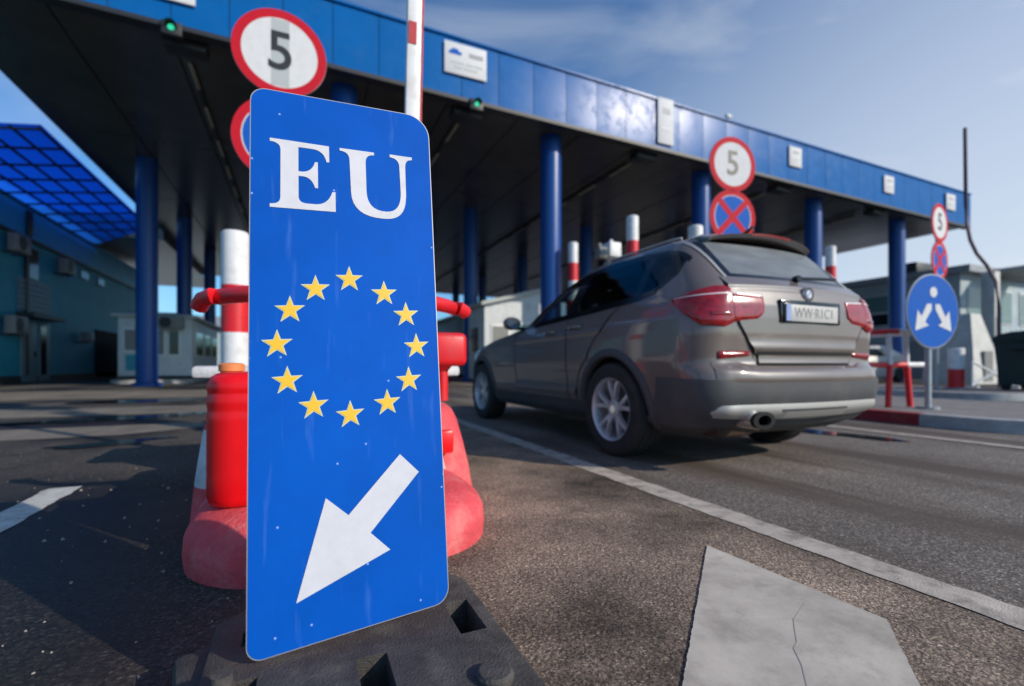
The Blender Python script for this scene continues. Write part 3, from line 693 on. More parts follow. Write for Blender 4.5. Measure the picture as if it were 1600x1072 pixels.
# ================================================================ STRIPED POSTS
def striped_post(x, y, h, r, label, bands=(.55, .5), z0=.14, grp='red and white striped posts on the islands'):
    t_ = thing('striped_post', label, 'post', (x, y, z0), group=grp)
    z = h; k_ = 0; b_ = MB(); n = 32
    prof = []
    zz = h - .02; prof.append((r - .02, h, 0)); prof.append((r, h - .02, 0))
    while zz > 0:
        L_ = bands[k_ % 2]; nz_ = max(0, zz - L_)
        prof.append((r, zz - 1e-4, k_ % 2)); prof.append((r, nz_, k_ % 2)); zz = nz_; k_ += 1
    b_.lathe(prof, n=n); o = b_.obj('pipe', ['white_paint', 'red_paint'], t_, smooth=40)
    b_ = MB(); b_.cyl((0, 0, 0), (0, 0, .025), r + .09, n=24); b_.obj('base_plate', 'steel', t_)
    return t_
striped_post(-.61, 5.86, 1.97, .135, 'striped post left of the blue sign board, behind the red canister')
striped_post(7.0, 11.5, 3.96, .135, 'farthest of the three striped posts over the car roof, beside the blue column')
striped_post(7.0, 8.9, 3.96, .135, 'tallest looking striped post rising over the middle of the car roof')
striped_post(6.97, 6.96, 3.22, .135, 'striped post just showing over the car roof beside the no-stopping sign')
striped_post(14.0, 8.85, 3.96, .135, 'striped post seen just behind the upper right edge of the car')
striped_post(14.08, 6.0, .95, .155, 'short thick striped bollard behind the blue arrow sign', bands=(.47, .46))
EQ = thing('camera_mast', 'white camera housing on a mast seen over the car roof between two striped posts', 'camera', (7.05, 9.9, .14))
b_ = MB(); b_.cyl((0, 0, 0), (0, 0, 3.15), .05); b_.obj('pole', 'white_paint', EQ)
b_ = MB(); b_.box((.08, 0, 3.4), (.34, .4, .36), bev=.03); b_.cyl((.08, 0, 3.58), (.08, 0, 3.68), .08, .03); b_.obj('housing', 'white_paint', EQ)
b_ = MB(); b_.box((-.26, -.05, 3.3), (.22, .25, .26), bev=.03); b_.cyl((-.34, -.1, 3.43), (-.34, -.1, 3.52), .05); b_.obj('lamp', 'ac_white', EQ)
b_ = MB(); b_.cyl((-.26, -.176, 3.3), (-.26, -.19, 3.3), .09); b_.obj('lens', 'window_dark', EQ)

# ================================================================ ROUND SIGNS
def disc(mb, r0, r1, y, n=64, mi=0, c=(0, 0)):
    for k_ in range(n):
        a, b2 = 2 * math.pi * k_ / n, 2 * math.pi * (k_ + 1) / n
        if r0 <= 0: mb.faces([(c[0], y, c[1]), (c[0] + r1 * math.cos(a), y, c[1] + r1 * math.sin(a)), (c[0] + r1 * math.cos(b2), y, c[1] + r1 * math.sin(b2))], [[0, 1, 2]], mi)
        else: mb.faces([(c[0] + r * math.cos(t_), y, c[1] + r * math.sin(t_)) for r, t_ in ((r0, a), (r1, a), (r1, b2), (r0, b2))], [[0, 1, 2, 3]], mi)
def plate_obj(name, parent, z, r, face):
    b_ = MB(); b_.lathe([(r - .004, -.0), (r, .004), (r, .016), (0, .016)], axis='Y', n=64, mi=0)
    o = b_.obj(name, 'sign_back', parent, smooth=40); o.location = (0, -.055, z); return o
def speed_sign(parent, z, r=.45, tape=False):
    o = plate_obj('speed_disc', parent, z, r, None)
    b_ = MB(); disc(b_, 0, r * .80, -.004); b_.obj('face', 'sign_white', o, smooth=0)
    b_ = MB(); disc(b_, r * .80, r * .995, -.005); b_.obj('red_ring', 'sign_red', o, smooth=0)
    if tape:
        b_ = MB(); w_ = .085
        b_.faces([(-w_, -.0055, -.345), (w_, -.0055, -.345), (w_, -.0055, .345), (-w_, -.0055, .345)], [[0, 1, 2, 3]]); b_.obj('grey_tape', 'sign_grey', o, smooth=0)
    text_mesh('numeral', '5', .56, o, 'sign_black', Matrix.Translation((0, -.008, .0)) @ XZ, .001, .95, .006)
def nostop(parent, z, r=.45):
    o = plate_obj('no_stopping_disc', parent, z, r, None)
    b_ = MB(); disc(b_, 0, r * .80, -.004); b_.obj('face', 'sign_blue', o, smooth=0)
    b_ = MB(); disc(b_, r * .80, r * .995, -.005); b_.obj('red_ring', 'sign_red', o, smooth=0)
    b_ = MB(); disc(b_, r * .775, r * .80, -.0052); b_.obj('white_line', 'sign_white', o, smooth=0)
    b_ = MB()
    for a in (R(45), R(-45)):
        q = Matrix.Rotation(a, 4, 'Y'); wv = r * .11
        b_.faces([q @ Vector(p) for p in [(-r * .8, -.0062 - (a > 0) * .0004, -wv), (r * .8, -.0062 - (a > 0) * .0004, -wv), (r * .8, -.0062 - (a > 0) * .0004, wv), (-r * .8, -.0062 - (a > 0) * .0004, wv)]], [[0, 1, 2, 3]])
    b_.obj('red_cross', 'sign_red', o, smooth=0)
def sign_post(x, y, label, rz=0, z5=3.86, zn=2.95, z0=.14, tape=False):
    t_ = thing('speed_sign_post', label, 'road sign', (x, y, z0), rz, group='speed limit signs over no-stopping signs')
    b_ = MB(); b_.cyl((0, 0, 0), (0, 0, z5 + .42), .032, n=18); b_.obj('pole', 'steel', t_)
    b_ = MB(); b_.cyl((0, 0, 0), (0, 0, .03), .11); b_.obj('base_plate', 'steel', t_)
    b_ = MB()
    for z in (z5 - .2, z5 + .2, zn - .2, zn + .2): b_.box((0, -.02, z), (.12, .06, .03))
    b_.obj('clamp', 'steel', t_, weld=False)
    speed_sign(t_, z5, tape=tape); nostop(t_, zn)
    return t_
sign_post(-.17, 5.6, 'largest round speed limit 5 sign, behind the top left corner of the blue board', z5=3.81, zn=2.91, tape=True)
sign_post(6.54, 5.77, 'middle speed limit 5 sign above the car roof with red-crossed blue disc below', rz=R(-8), z5=3.86, zn=2.99)
sign_post(13.7, 6.2, 'smallest speed limit 5 sign at the right end of the canopy', rz=R(6), z5=3.88, zn=3.0)
# blue arrow sign
AS = thing('keep_either_side_sign', 'low round blue sign with two white diverging arrows on the right island', 'road sign', (7.31, 3.4, .14), R(-7))
b_ = MB(); b_.cyl((0, 0, 0), (0, 0, 1.6), .034, n=18); b_.obj('pole', 'steel', AS)
b_ = MB(); b_.cyl((0, 0, 0), (0, 0, .03), .12); b_.obj('base_plate', 'steel', AS)
o = plate_obj('blue_disc', AS, 1.235, .47, None)
b_ = MB(); disc(b_, 0, .455, -.004); b_.obj('face', 'sign_blue', o, smooth=0)
for s_ in (-1, 1):
    pts = [(.02, .10), (.10, .10), (.20, -.06), (.27, .02), (.31, -.24), (.07, -.17), (.14, -.13), (.02, .03)]
    b_ = MB(); b_.faces([(s_ * (x + .015), -.008, y - .01) for x, y in pts], [list(range(len(pts)))]); b_.obj('arrow', 'sign_white', o, smooth=0)
b_ = MB(); disc(b_, 0, .065, -.008, n=24, c=(0, .24)); b_.obj('white_dot', 'sign_white', o, smooth=0)

# ================================================================ STRIPED CONCRETE NOSE + THINGS ON IT
def rr_ring(u0, u1, v0, v1, r, z, n=10, rb=None):
    rb = rb if rb is not None else r * .6; pts = []
    for cx, cy, rad, a0 in ((u1 - r, v0 + r, r, -90), (u1 - rb, v1 - rb, rb, 0), (u0 + rb, v1 - rb, rb, 90), (u0 + r, v0 + r, r, 180)):
        for k_ in range(n + 1):
            a = R(a0 + 90 * k_ / n); pts.append((cx + rad * math.cos(a), cy + rad * math.sin(a), z))
    return pts
NB = thing('concrete_nose_block', 'low rounded concrete block painted faded red and white behind the blue board', 'crash block', (.175, 1.62, 0))
def nb(name, rings, m_, fm=None):
    b_ = MB(); G = [[(p[0] - .175, p[1] - 1.62, p[2]) for p in rg] for rg in rings]
    b_.grid(G, close=True, fm=fm); b_.faces(G[-1], [list(range(len(G[-1])))]); return b_.obj(name, m_, NB, smooth=45)
low = []
for z, i_ in ((0, .0), (.05, -.004), (.11, 0), (.15, .018), (.18, .05), (.195, .09), (.20, .14)):
    low.append(rr_ring(-.365 + i_, .735 - i_, 1.66 + i_, 3.3 - i_, .36, z))
nb('lower_tier', low, ['pink', 'block_white'])
up = []
for z, i_ in ((.0, .0), (.19, .025), (.3, .045), (.42, .07), (.47, .09), (.495, .115), (.505, .16)):
    up.append(rr_ring(-.42 + i_ * .6, .845 - i_ * 1.1, 2.24 + i_, 3.26 - i_, .16, z))
def upfm(i, j):
    p = up[i][j]; return 1 if ((2.26 if p[0] < .2 else 2.42) < p[1] < 3.0 and 0 < i < 3) else 0
nb('upper_tier', up, ['pink', 'block_white'], upfm)
q = MB(); q.box((.46, .62, .33), (.10, .05, .11), bev=.012); q.obj('red_reflector', 'red_plastic', NB)
CB = thing('capped_concrete_block', 'white capped dark block standing behind the striped nose block', 'concrete block', (.25, 3.65, 0))
q = MB(); q.box((0, 0, .31), (1.45, .5, .6), bev=.02); q.obj('base', 'dark', CB)
q = MB(); q.box((0, 0, .655), (1.66, .62, .075), bev=.025); q.obj('cap', 'block_white', CB)
# red canister
CN = thing('red_canister', 'glossy red plastic canister with orange cap standing on the concrete nose', 'canister', (-.13, 2.06, .2))
b_ = MB(); rings = []
for z, s_ in ((0, .90), (.008, .96), (.03, 1.), (.12, 1.), (.30, .995), (.318, 1.0), (.33, .985), (.345, .985), (.36, 1.), (.385, 1.), (.392, .982), (.404, .982), (.412, 1.), (.435, .985), (.455, .93), (.468, .82), (.474, .6)):
    hw = .17 * s_; hd = .15 * s_
    rings.append([(p[0], p[1], z) for p in rr_ring(-hw, hw, -hd, hd, .10 * s_, 0, 8, .10 * s_)])
b_.grid(rings, close=True); b_.faces(rings[0], [list(range(len(rings[0])))]); b_.faces(rings[-1], [list(range(len(rings[0])))])
b_.obj('body', 'red_plastic', CN, smooth=50)
b_ = MB(); b_.lathe([(.038, .462), (.038, .475), (.044, .477), (.044, .50), (.036, .506), (0, .508)], c=(-.10, .03, 0), n=24); b_.obj('cap', 'orange_cap', CN)
b_ = MB(); b_.tube([(0, .02, .455), (.0, .02, .495), (.03, .02, .515), (.09, .02, .515), (.12, .02, .495), (.12, .02, .45)], .014); b_.obj('handle', 'red_plastic', CN)
# red guard hoop
GH = thing('guard_hoop', 'curved red pipe rail around the island nose, showing on both sides of the board', 'guard rail', (.2, 2.1, .2))
b_ = MB(); pts = [(-.585, .30, .745), (-.565, .27, .775), (-.53, .22, .785)]
for k_ in range(0, 13):
    a = R(205 + (335 - 205) * k_ / 12); pts.append((.57 * math.cos(a) * 1.0 + .01, .45 + .50 * math.sin(a) + .02, .787))
pts += [(.55, .22, .785), (.585, .25, .77)]
b_.tube(pts, .034); b_.obj('rail', 'red_paint', GH, smooth=60)
for x_ in (-.02, .30):
    b_ = MB(); b_.cyl((x_, -.03, 0), (x_, -.03, .77), .026); b_.obj('leg', 'red_paint', GH)
RB = thing('red_sensor_box', 'rounded red box on a short stalk right of the blue board under the red rail', 'sensor box', (.69, 2.62, .5))
b_ = MB(); b_.box((.04, 0, .285), (.26, .2, .185), bev=.035, seg=3); b_.obj('box', 'red_paint', RB)
b_ = MB(); b_.cyl((.05, 0, 0), (.05, 0, .2), .032); b_.cyl((.05, 0, .165), (.05, 0, .2), .032, .06); b_.obj('stalk', 'red_paint', RB)
# raised barrier
BA = thing('boom_barrier', 'raised white barrier boom with a red patch sticking up behind the blue board', 'barrier', (.565, 2.98, .5))
b_ = MB(); b_.box((-.06, .0, .24), (.24, .26, .48), bev=.02); b_.obj('housing', 'white_paint', BA)
b_ = MB(); b_.box((-.06, .0, .49), (.26, .28, .03), bev=.01); b_.obj('lid', 'red_paint', BA)
b_ = MB(); rot = Matrix.Rotation(R(1.2), 4, 'Y'); b_.box(Vector((.02, -.17, .35)) + rot @ Vector((0, 0, 2.1)), (.088, .04, 4.2), rot=rot, bev=.012); bo = b_.obj('boom', 'white_paint', BA)
for z in (1.79, 3.2):
    b_ = MB(); b_.box(Vector((.02, -.193, .35)) + rot @ Vector((-.012, 0, z)), (.045, .003, .13 if z < 3 else .5), rot=rot)
    b_.obj('red_patch', 'red_dull', bo, smooth=0)
b_ = MB(); b_.box(Vector((.02, -.17, .35)) + rot @ Vector((.048, 0, 2.1)), (.007, .041, 4.2), rot=rot); b_.obj('red_edge', 'pink', bo, smooth=0)

# ================================================================ RUBBER FOOT + BLUE BOARD
RF = thing('rubber_sign_foot', 'black recycled rubber foot holding the blue board', 'sign base', (.12, 1.0, 0))
def cut_slab(outer, holes, z0, z1, bev=.01):
    """slab with rectangular holes by boolean"""
    b_ = MB(); b_.prism(outer, lambda x, y: (x, y, z1), lambda x, y: (x, y, z0))
    bmesh.ops.recalc_face_normals(b_.b, faces=b_.b.faces[:])
    bmesh.ops.bevel(b_.b, geom=[e for e in b_.b.edges if all(v.co.z > z1 - 1e-4 for v in e.verts)], offset=bev, segments=2, profile=.5, affect='EDGES')
    o = b_.obj('foot_body', 'rubber', RF, smooth=30)
    for hpoly, depth in holes:
        c_ = MB(); c_.prism(hpoly, lambda x, y: (x, y, z1 + .05), lambda x, y: (x, y, z1 - depth)); co = c_.obj('cutter', 'rubber', RF, smooth=0)
        md = o.modifiers.new('b', 'BOOLEAN'); md.object = co; md.operation = 'DIFFERENCE'; md.solver = 'EXACT'
        dg = bpy.context.evaluated_depsgraph_get(); me = bpy.data.meshes.new_from_object(o.evaluated_get(dg)); o.modifiers.clear(); o.data = me; bpy.data.objects.remove(co)
    return o
W_ = lambda P: [(x - .12, y - 1.0) for x, y in P]
outer = W_([(-.17, .50), (-.10, .44), (.36, .44), (.42, .50), (.42, 1.27), (.37, 1.34), (.30, 1.36), (-.06, 1.36), (-.17, 1.27)])
holes = [(W_([(.325, 1.00), (.385, 1.00), (.385, 1.145), (.325, 1.145)]), .09),
         (W_([(.105, .86), (.165, .86), (.165, 1.0), (.105, 1.0)]), .09),
         (W_([(-.12, .95), (-.07, .95), (-.07, 1.02), (-.12, 1.02)]), .09),
         (W_([(-.11, 1.14), (.34, 1.17), (.34, 1.23), (-.11, 1.20)]), .05)]
cut_slab(outer, holes, 0.0, .112)
for x_, y_ in ((.338, .835), (-.09, .70), (.15, 1.285)):
    q = MB(); q.lathe([(.036, .105), (.036, .121), (.030, .127), (0, .127)], c=(x_ - .12, y_ - 1.0, 0), n=28); q.obj('stud', 'rubber', RF, smooth=40)
q = MB(); q.cyl((-.245, -.01, 0), (-.245, -.01, .15), .026, .018); q.obj('corner_peg', 'rubber', RF)
q = MB(); q.box((-.25, .06, .045), (.16, .34, .09), bev=.02, rz=.2); q.obj('side_lug', 'rubber', RF)

O_ = Vector((-.09236, 1.05217, .12)); A_ = Vector((.4140585, .02695653, .02771355)).normalized(); B_ = Vector((-.00636756, .1734496, 1.20884391)).normalized()
NN = A_.cross(B_).normalized()               # points towards the camera side (-Y)
if NN.y > 0: NN = -NN
EB = thing('eu_lane_board', 'tall blue EU board with ring of twelve yellow stars and white arrow', 'sign', tuple(O_))
def bp(x, y, d): return tuple(A_ * x + B_ * y + NN * d)
BW, BH = .4160, 1.2212
def rounded(x0, y0, x1, y1, rs, n=8):
    pts = []
    for (cx, cy, a0, r) in ((x1 - rs[1], y0 + rs[1], -90, rs[1]), (x1 - rs[2], y1 - rs[2], 0, rs[2]), (x0 + rs[3], y1 - rs[3], 90, rs[3]), (x0 + rs[0], y0 + rs[0], 180, rs[0])):
        for k_ in range(n + 1):
            a = R(a0 + 90 * k_ / n); pts.append((cx + r * math.cos(a), cy + r * math.sin(a)))
    return pts
b_ = MB(); b_.prism(rounded(0, 0, BW, BH, (.03, .034, .06, .032)), lambda x, y: bp(x, y, .0), lambda x, y: bp(x, y, -.005)); b_.obj('backing_plate', 'sign_back', EB, smooth=30)
b_ = MB(); b_.faces([bp(x, y, .0008) for x, y in rounded(.002, .002, BW - .002, BH - .002, (.029, .033, .059, .031))], [list(range(36))]); b_.obj('blue_face', 'blue_board', EB, smooth=0)
q = MB(); q.tube([Vector(bp(.2, .06, -.035)), Vector(bp(.2, .9, -.035))], .02); q.obj('rear_stay', 'steel', EB)
def flat(name, pts, m_, d=.002):
    c_ = MB(); c_.faces([bp(x, y, d) for x, y in pts], [list(range(len(pts)))])
    bmesh.ops.triangulate(c_.b, faces=c_.b.faces[:]); return c_.obj(name, m_, EB, smooth=0)
def spline(pts, n=5, closed=True):       # gentle Catmull-Rom through the curved runs
    return pts
def bez(p0, p1, p2, n=8): return [((1 - t_) ** 2 * p0[0] + 2 * t_ * (1 - t_) * p1[0] + t_ * t_ * p2[0], (1 - t_) ** 2 * p0[1] + 2 * t_ * (1 - t_) * p1[1] + t_ * t_ * p2[1]) for t_ in [i / n for i in range(n + 1)]]
Ep = [(.0395, 1.101), (.1655, 1.099), (.1656, 1.0585), (.160, 1.0579)] + bez((.1595, 1.0579), (.154, 1.087), (.128, 1.0869)) + [(.0986, 1.0871), (.0985, 1.0277)] \
   + bez((.108, 1.0277), (.129, 1.031), (.1337, 1.0545)) + [(.1402, 1.0552), (.1402, .991), (.1343, .9905)] + bez((.1335, .992), (.126, 1.0165), (.108, 1.0165)) + [(.0985, 1.0165), (.0985, .970)] \
   + bez((.0985, .966), (.099, .9505), (.118, .951)) + bez((.135, .951), (.162, .952), (.1715, .9845)) + [(.1785, .9849), (.1784, .936), (.0397, .9364), (.0397, .9446)] \
   + bez((.0400, .9446), (.0607, .944), (.0610, .962)) + bez((.0614, 1.074), (.062, 1.093), (.0395, 1.0935))
flat('letter_e', Ep, 'white_refl')
Up = [(.1895, 1.099), (.2706, 1.099), (.2706, 1.0915)] + bez((.2671, 1.0912), (.2500, 1.090), (.2498, 1.070)) + [(.2502, 1.000)] + bez((.2503, .995), (.251, .9470), (.2948, .9470)) \
   + bez((.2970, .9470), (.3340, .9475), (.3345, 1.000)) + bez((.3330, 1.070), (.332, 1.092), (.3095, 1.0925)) + [(.3095, 1.1000), (.3664, 1.0995), (.3660, 1.092)] + bez((.365, 1.0918), (.3485, 1.092), (.3482, 1.070)) \
   + [(.3478, .992)] + bez((.3470, .985), (.344, .9290), (.2959, .9283)) + bez((.2900, .9283), (.2150, .9280), (.2140, .990)) + [(.2120, 1.0686)] + bez((.2118, 1.072), (.211, 1.0925), (.1894, 1.0925))
flat('letter_u', Up, 'white_refl')
flat('arrow', [(.311, .3552), (.3542, .3079), (.2404, .1944), (.2826, .1488), (.0892, .0887), (.1483, .2866), (.1944, .2416)], 'white_refl')
def star(cx, cy, r, name, m_, d):
    return flat(name, [(cx + (r if k_ % 2 == 0 else r * .40) * math.sin(math.pi * k_ / 5), cy + (r if k_ % 2 == 0 else r * .40) * math.cos(math.pi * k_ / 5)) for k_ in range(10)], m_, d)
for cx, cy in [(.2059, .7759), (.2855, .7418), (.3369, .6888), (.3599, .6101), (.3383, .5296), (.2856, .4804), (.2024, .4623), (.126, .4905), (.074, .549), (.0542, .6299), (.0797, .7046), (.1325, .7529)]:
    s0 = star(cx, cy - .003, .0325, 'star', 'star_edge', .0018)
    s1 = star(cx, cy - .003, .0262, 'star_fill', 'yellow', .0026); s1.parent = s0

# ================================================================ CAR (local frame: x forward from the rear axle, y left, z up)
zt_ = [.24, .30, .40, .50, .60, .67, .70, .74, .80, .90, 1.00, 1.08, 1.13, 1.17, 1.22, 1.30, 1.40, 1.50, 1.56, 1.60, 1.635, 1.655, 1.665]
xr_ = [-.74, -.86, -.945, -.975, -.985, -.965, -.925, -.915, -.92, -.93, -.93, -.925, -.915, -.905, -.875, -.795, -.71, -.625, -.575, -.50, -.32, -.05, .40]
xf_ = [3.42, 3.56, 3.66, 3.68, 3.68, 3.66, 3.65, 3.63, 3.58, 3.42, 3.02, 2.30, 2.02, 1.93, 1.83, 1.67, 1.46, 1.22, 1.04, .90, .72, .55, .42]
w_ = [.80, .86, .895, .915, .928, .934, .936, .938, .940, .941, .932, .908, .888, .868, .845, .805, .752, .690, .645, .60, .50, .34, .05]
bow_ = [.10, .10, .10, .10, .10, .10, .09, .08, .08, .08, .08, .08, .08, .08, .075, .07, .07, .07, .07, .06, .04, .02, .01]
rc_ = [.28, .26, .23, .22, .22, .22, .22, .22, .22, .23, .23, .23, .23, .21, .20, .19, .18, .17, .17, .17, .16, .12, .02]
rf_ = [.5, .55, .6, .6, .6, .6, .6, .6, .6, .65, .9, .9, .75, .70, .66, .6, .55, .5, .45, .4, .35, .25, .01]
def itp(z, T): return float(np.interp(z, zt_, T))
def taper(x):
    t_ = 1.
    if x < .1: t_ -= .035 * ((.1 - x) / 1.05) ** 2
    if x > 2.4: t_ -= .10 * ((x - 2.4) / 1.25) ** 2
    return t_
NA, NBc, NC, ND, NE = 12, 12, 84, 12, 8
_cache = {}
def plan(z):
    k_ = round(z, 4)
    if k_ in _cache: return _cache[k_]
    xr, xf, w0, bo, rc, rf2 = (itp(z, T) for T in (xr_, xf_, w_, bow_, rc_, rf_))
    rx = rc * 1.0; ry = rc; rx = min(rx, (xf - xr) * .3); ry = min(ry, w0 * .8); fx = min(rf2, (xf - xr) * .4); fy = min(rf2 * .9, w0 * .85)
    P = []
    wr = w0 * taper(xr + rx)
    for i in range(NA): y = (wr - ry) * i / NA; P.append((xr + bo * (y / max(wr, .01)) ** 2, y))
    bx = xr + bo * ((wr - ry) / max(wr, .01)) ** 2
    for i in range(NBc): a = math.pi / 2 * i / NBc; P.append((bx + rx * (1 - math.cos(a)), wr - ry + ry * math.sin(a)))
    x0 = bx + rx; x1 = xf - fx
    for i in range(NC): x = x0 + (x1 - x0) * i / NC; P.append((x, w0 * taper(x)))
    wf = w0 * taper(x1)
    for i in range(ND): a = math.pi / 2 * i / ND; P.append((x1 + fx * math.sin(a), wf - fy * (1 - math.cos(a))))
    for i in range(NE + 1): P.append((xf + .0 - 0 * i, (wf - fy) * (1 - i / NE)))
    _cache[k_] = P; return P
def yside(x, z):
    P = plan(z)[NA:]; return float(np.interp(x, [p[0] for p in P], [p[1] for p in P]))
def xrear(y, z):
    P = plan(z)[:NA + NBc + 1]; return float(np.interp(abs(y), [p[1] for p in P], [p[0] for p in P]))
def xfront(y, z):
    P = plan(z)[NA + NBc + NC:][::-1]; return float(np.interp(abs(y), [p[1] for p in P], [p[0] for p in P]))
def peri(s, z, off=0.):
    """point at arc length s (metres from the rear centre line) on slice z, pushed outwards by off"""
    P = plan(z); acc = 0
    for i in range(len(P) - 1):
        d = math.dist(P[i], P[i + 1])
        if acc + d >= s and d > 0:
            t_ = (s - acc) / d; x = P[i][0] + (P[i + 1][0] - P[i][0]) * t_; y = P[i][1] + (P[i + 1][1] - P[i][1]) * t_
            nx, ny = -(P[i + 1][1] - P[i][1]) / d, (P[i + 1][0] - P[i][0]) / d
            return (x + nx * off, y + ny * off, z)
        acc += d
    return (P[-1][0], P[-1][1], z)
CAR = thing('parked_suv', 'dusty grey-brown estate SUV waiting in the lane, seen from its rear left', 'car', (3.10, 3.03, 0), R(90))
zs_ = sorted(set([round(x, 4) for x in list(np.arange(.24, 1.60, .022)) + [.685, 1.61, 1.62, 1.63, 1.64, 1.648, 1.655, 1.66, 1.665]]))
bd = MB(); rings = []
for z in zs_:
    P = plan(z); rg = [(x, y, z) for x, y in P] + [(x, -y, z) for x, y in P[-2:0:-1]]
    rings.append(rg)
bd.grid(rings, close=True); bd.faces(rings[0], [list(range(len(rings[0])))]); bd.faces(rings[-1], [list(range(len(rings[-1])))])
body = bd.obj('body', ['paint', 'well', 'cladding'], CAR, smooth=40)
for x_ in (0, 2.81):
    for s_ in (-1, 1):
        c_ = MB(); c_.cyl((x_, s_ * .58, .37), (x_, s_ * 1.1, .37), .392, n=64); co = c_.obj('cutter', ['well', 'well', 'well'], None, smooth=0)
        for f_ in co.data.polygons: f_.material_index = 1
        co.parent = CAR
        md = body.modifiers.new('b', 'BOOLEAN'); md.object = co; md.operation = 'DIFFERENCE'; md.solver = 'EXACT'
        dg = bpy.context.evaluated_depsgraph_get(); me = bpy.data.meshes.new_from_object(body.evaluated_get(dg)); body.modifiers.clear(); body.data = me; bpy.data.objects.remove(co)
# --- windows: outline functions in side view
def zl_side(x): return float(np.interp(x, [-.7, -.60, -.45, -.25, .2, .6, 1.2, 1.8], [1.40, 1.33, 1.225, 1.175, 1.145, 1.125, 1.095, 1.06]))
def zu_side(x):
    X = [-.66, -.58, -.50, -.35, -.1, .3, .7, 1.0, 1.25, 1.5, 1.72, 1.86]; Z = [1.34, 1.42, 1.465, 1.50, 1.528, 1.540, 1.505, 1.43, 1.335, 1.225, 1.125, 1.062]
    return float(np.interp(x, X, Z))
WINS = [(-.575, -.265, 'quarter_window', 'glass_dark', 'q'), (-.235, .60, 'rear_door_window', 'glass_dark', None), (.66, 1.80, 'front_door_window', 'glass_side', None)]
def win_lo(x, kind):
    z = zl_side(x)
    return z
bm = bmesh.new(); bm.from_mesh(body.data); kill = []
for f in bm.faces:
    if f.material_index == 1: continue
    c_ = f.calc_center_median(); nrm = f.normal
    if abs(nrm.y) > .5:
        for x0, x1, nm, gm, kd in WINS:
            if x0 + .035 < c_.x < x1 - .035 and win_lo(c_.x, kd) + .03 < c_.z < zu_side(c_.x) - .03: kill.append(f); break
    if c_.x < -.4 and nrm.x < -.5 and abs(c_.y) < .50 and 1.30 < c_.z < 1.51: kill.append(f)
    if c_.x > .9 and nrm.x > .2 and 1.16 < c_.z < 1.52 and abs(c_.y) < itp(c_.z, w_) - .22: kill.append(f)
for f in bm.faces:
    c_ = f.calc_center_median()
    if f.material_index == 0 and c_.z < .345 : f.material_index = 2
bmesh.ops.delete(bm, geom=list(set(kill)), context='FACES'); bm.to_mesh(body.data); bm.free()
body.data.polygons.foreach_set('use_smooth', [True] * len(body.data.polygons)); body.data.set_sharp_from_angle(angle=R(40))
def patch(name, fn, nu, nv, mats, parent=CAR, rim=None, thick=0., smooth=40):
    """fn(a,b) a,b in 0..1 -> 3D"""
    b_ = MB(); G = [[fn(i / nu, j / nv) for j in range(nv + 1)] for i in range(nu + 1)]
    fm = (lambda i, j: 1 if (i < rim or j < rim or i >= nu - rim or j >= nv - rim) else 0) if rim else None
    b_.grid(G, fm=fm)
    return b_.obj(name, mats, parent, smooth=smooth)
def quad_side(x0, x1, lo, hi, s_, off):
    def fn(a, b2):
        x = x0 + (x1 - x0) * a; l_, h_ = lo(x), hi(x); z = l_ + (max(h_, l_ + .002) - l_) * b2
        return (x, s_ * (yside(x, z) + off), z)
    return fn
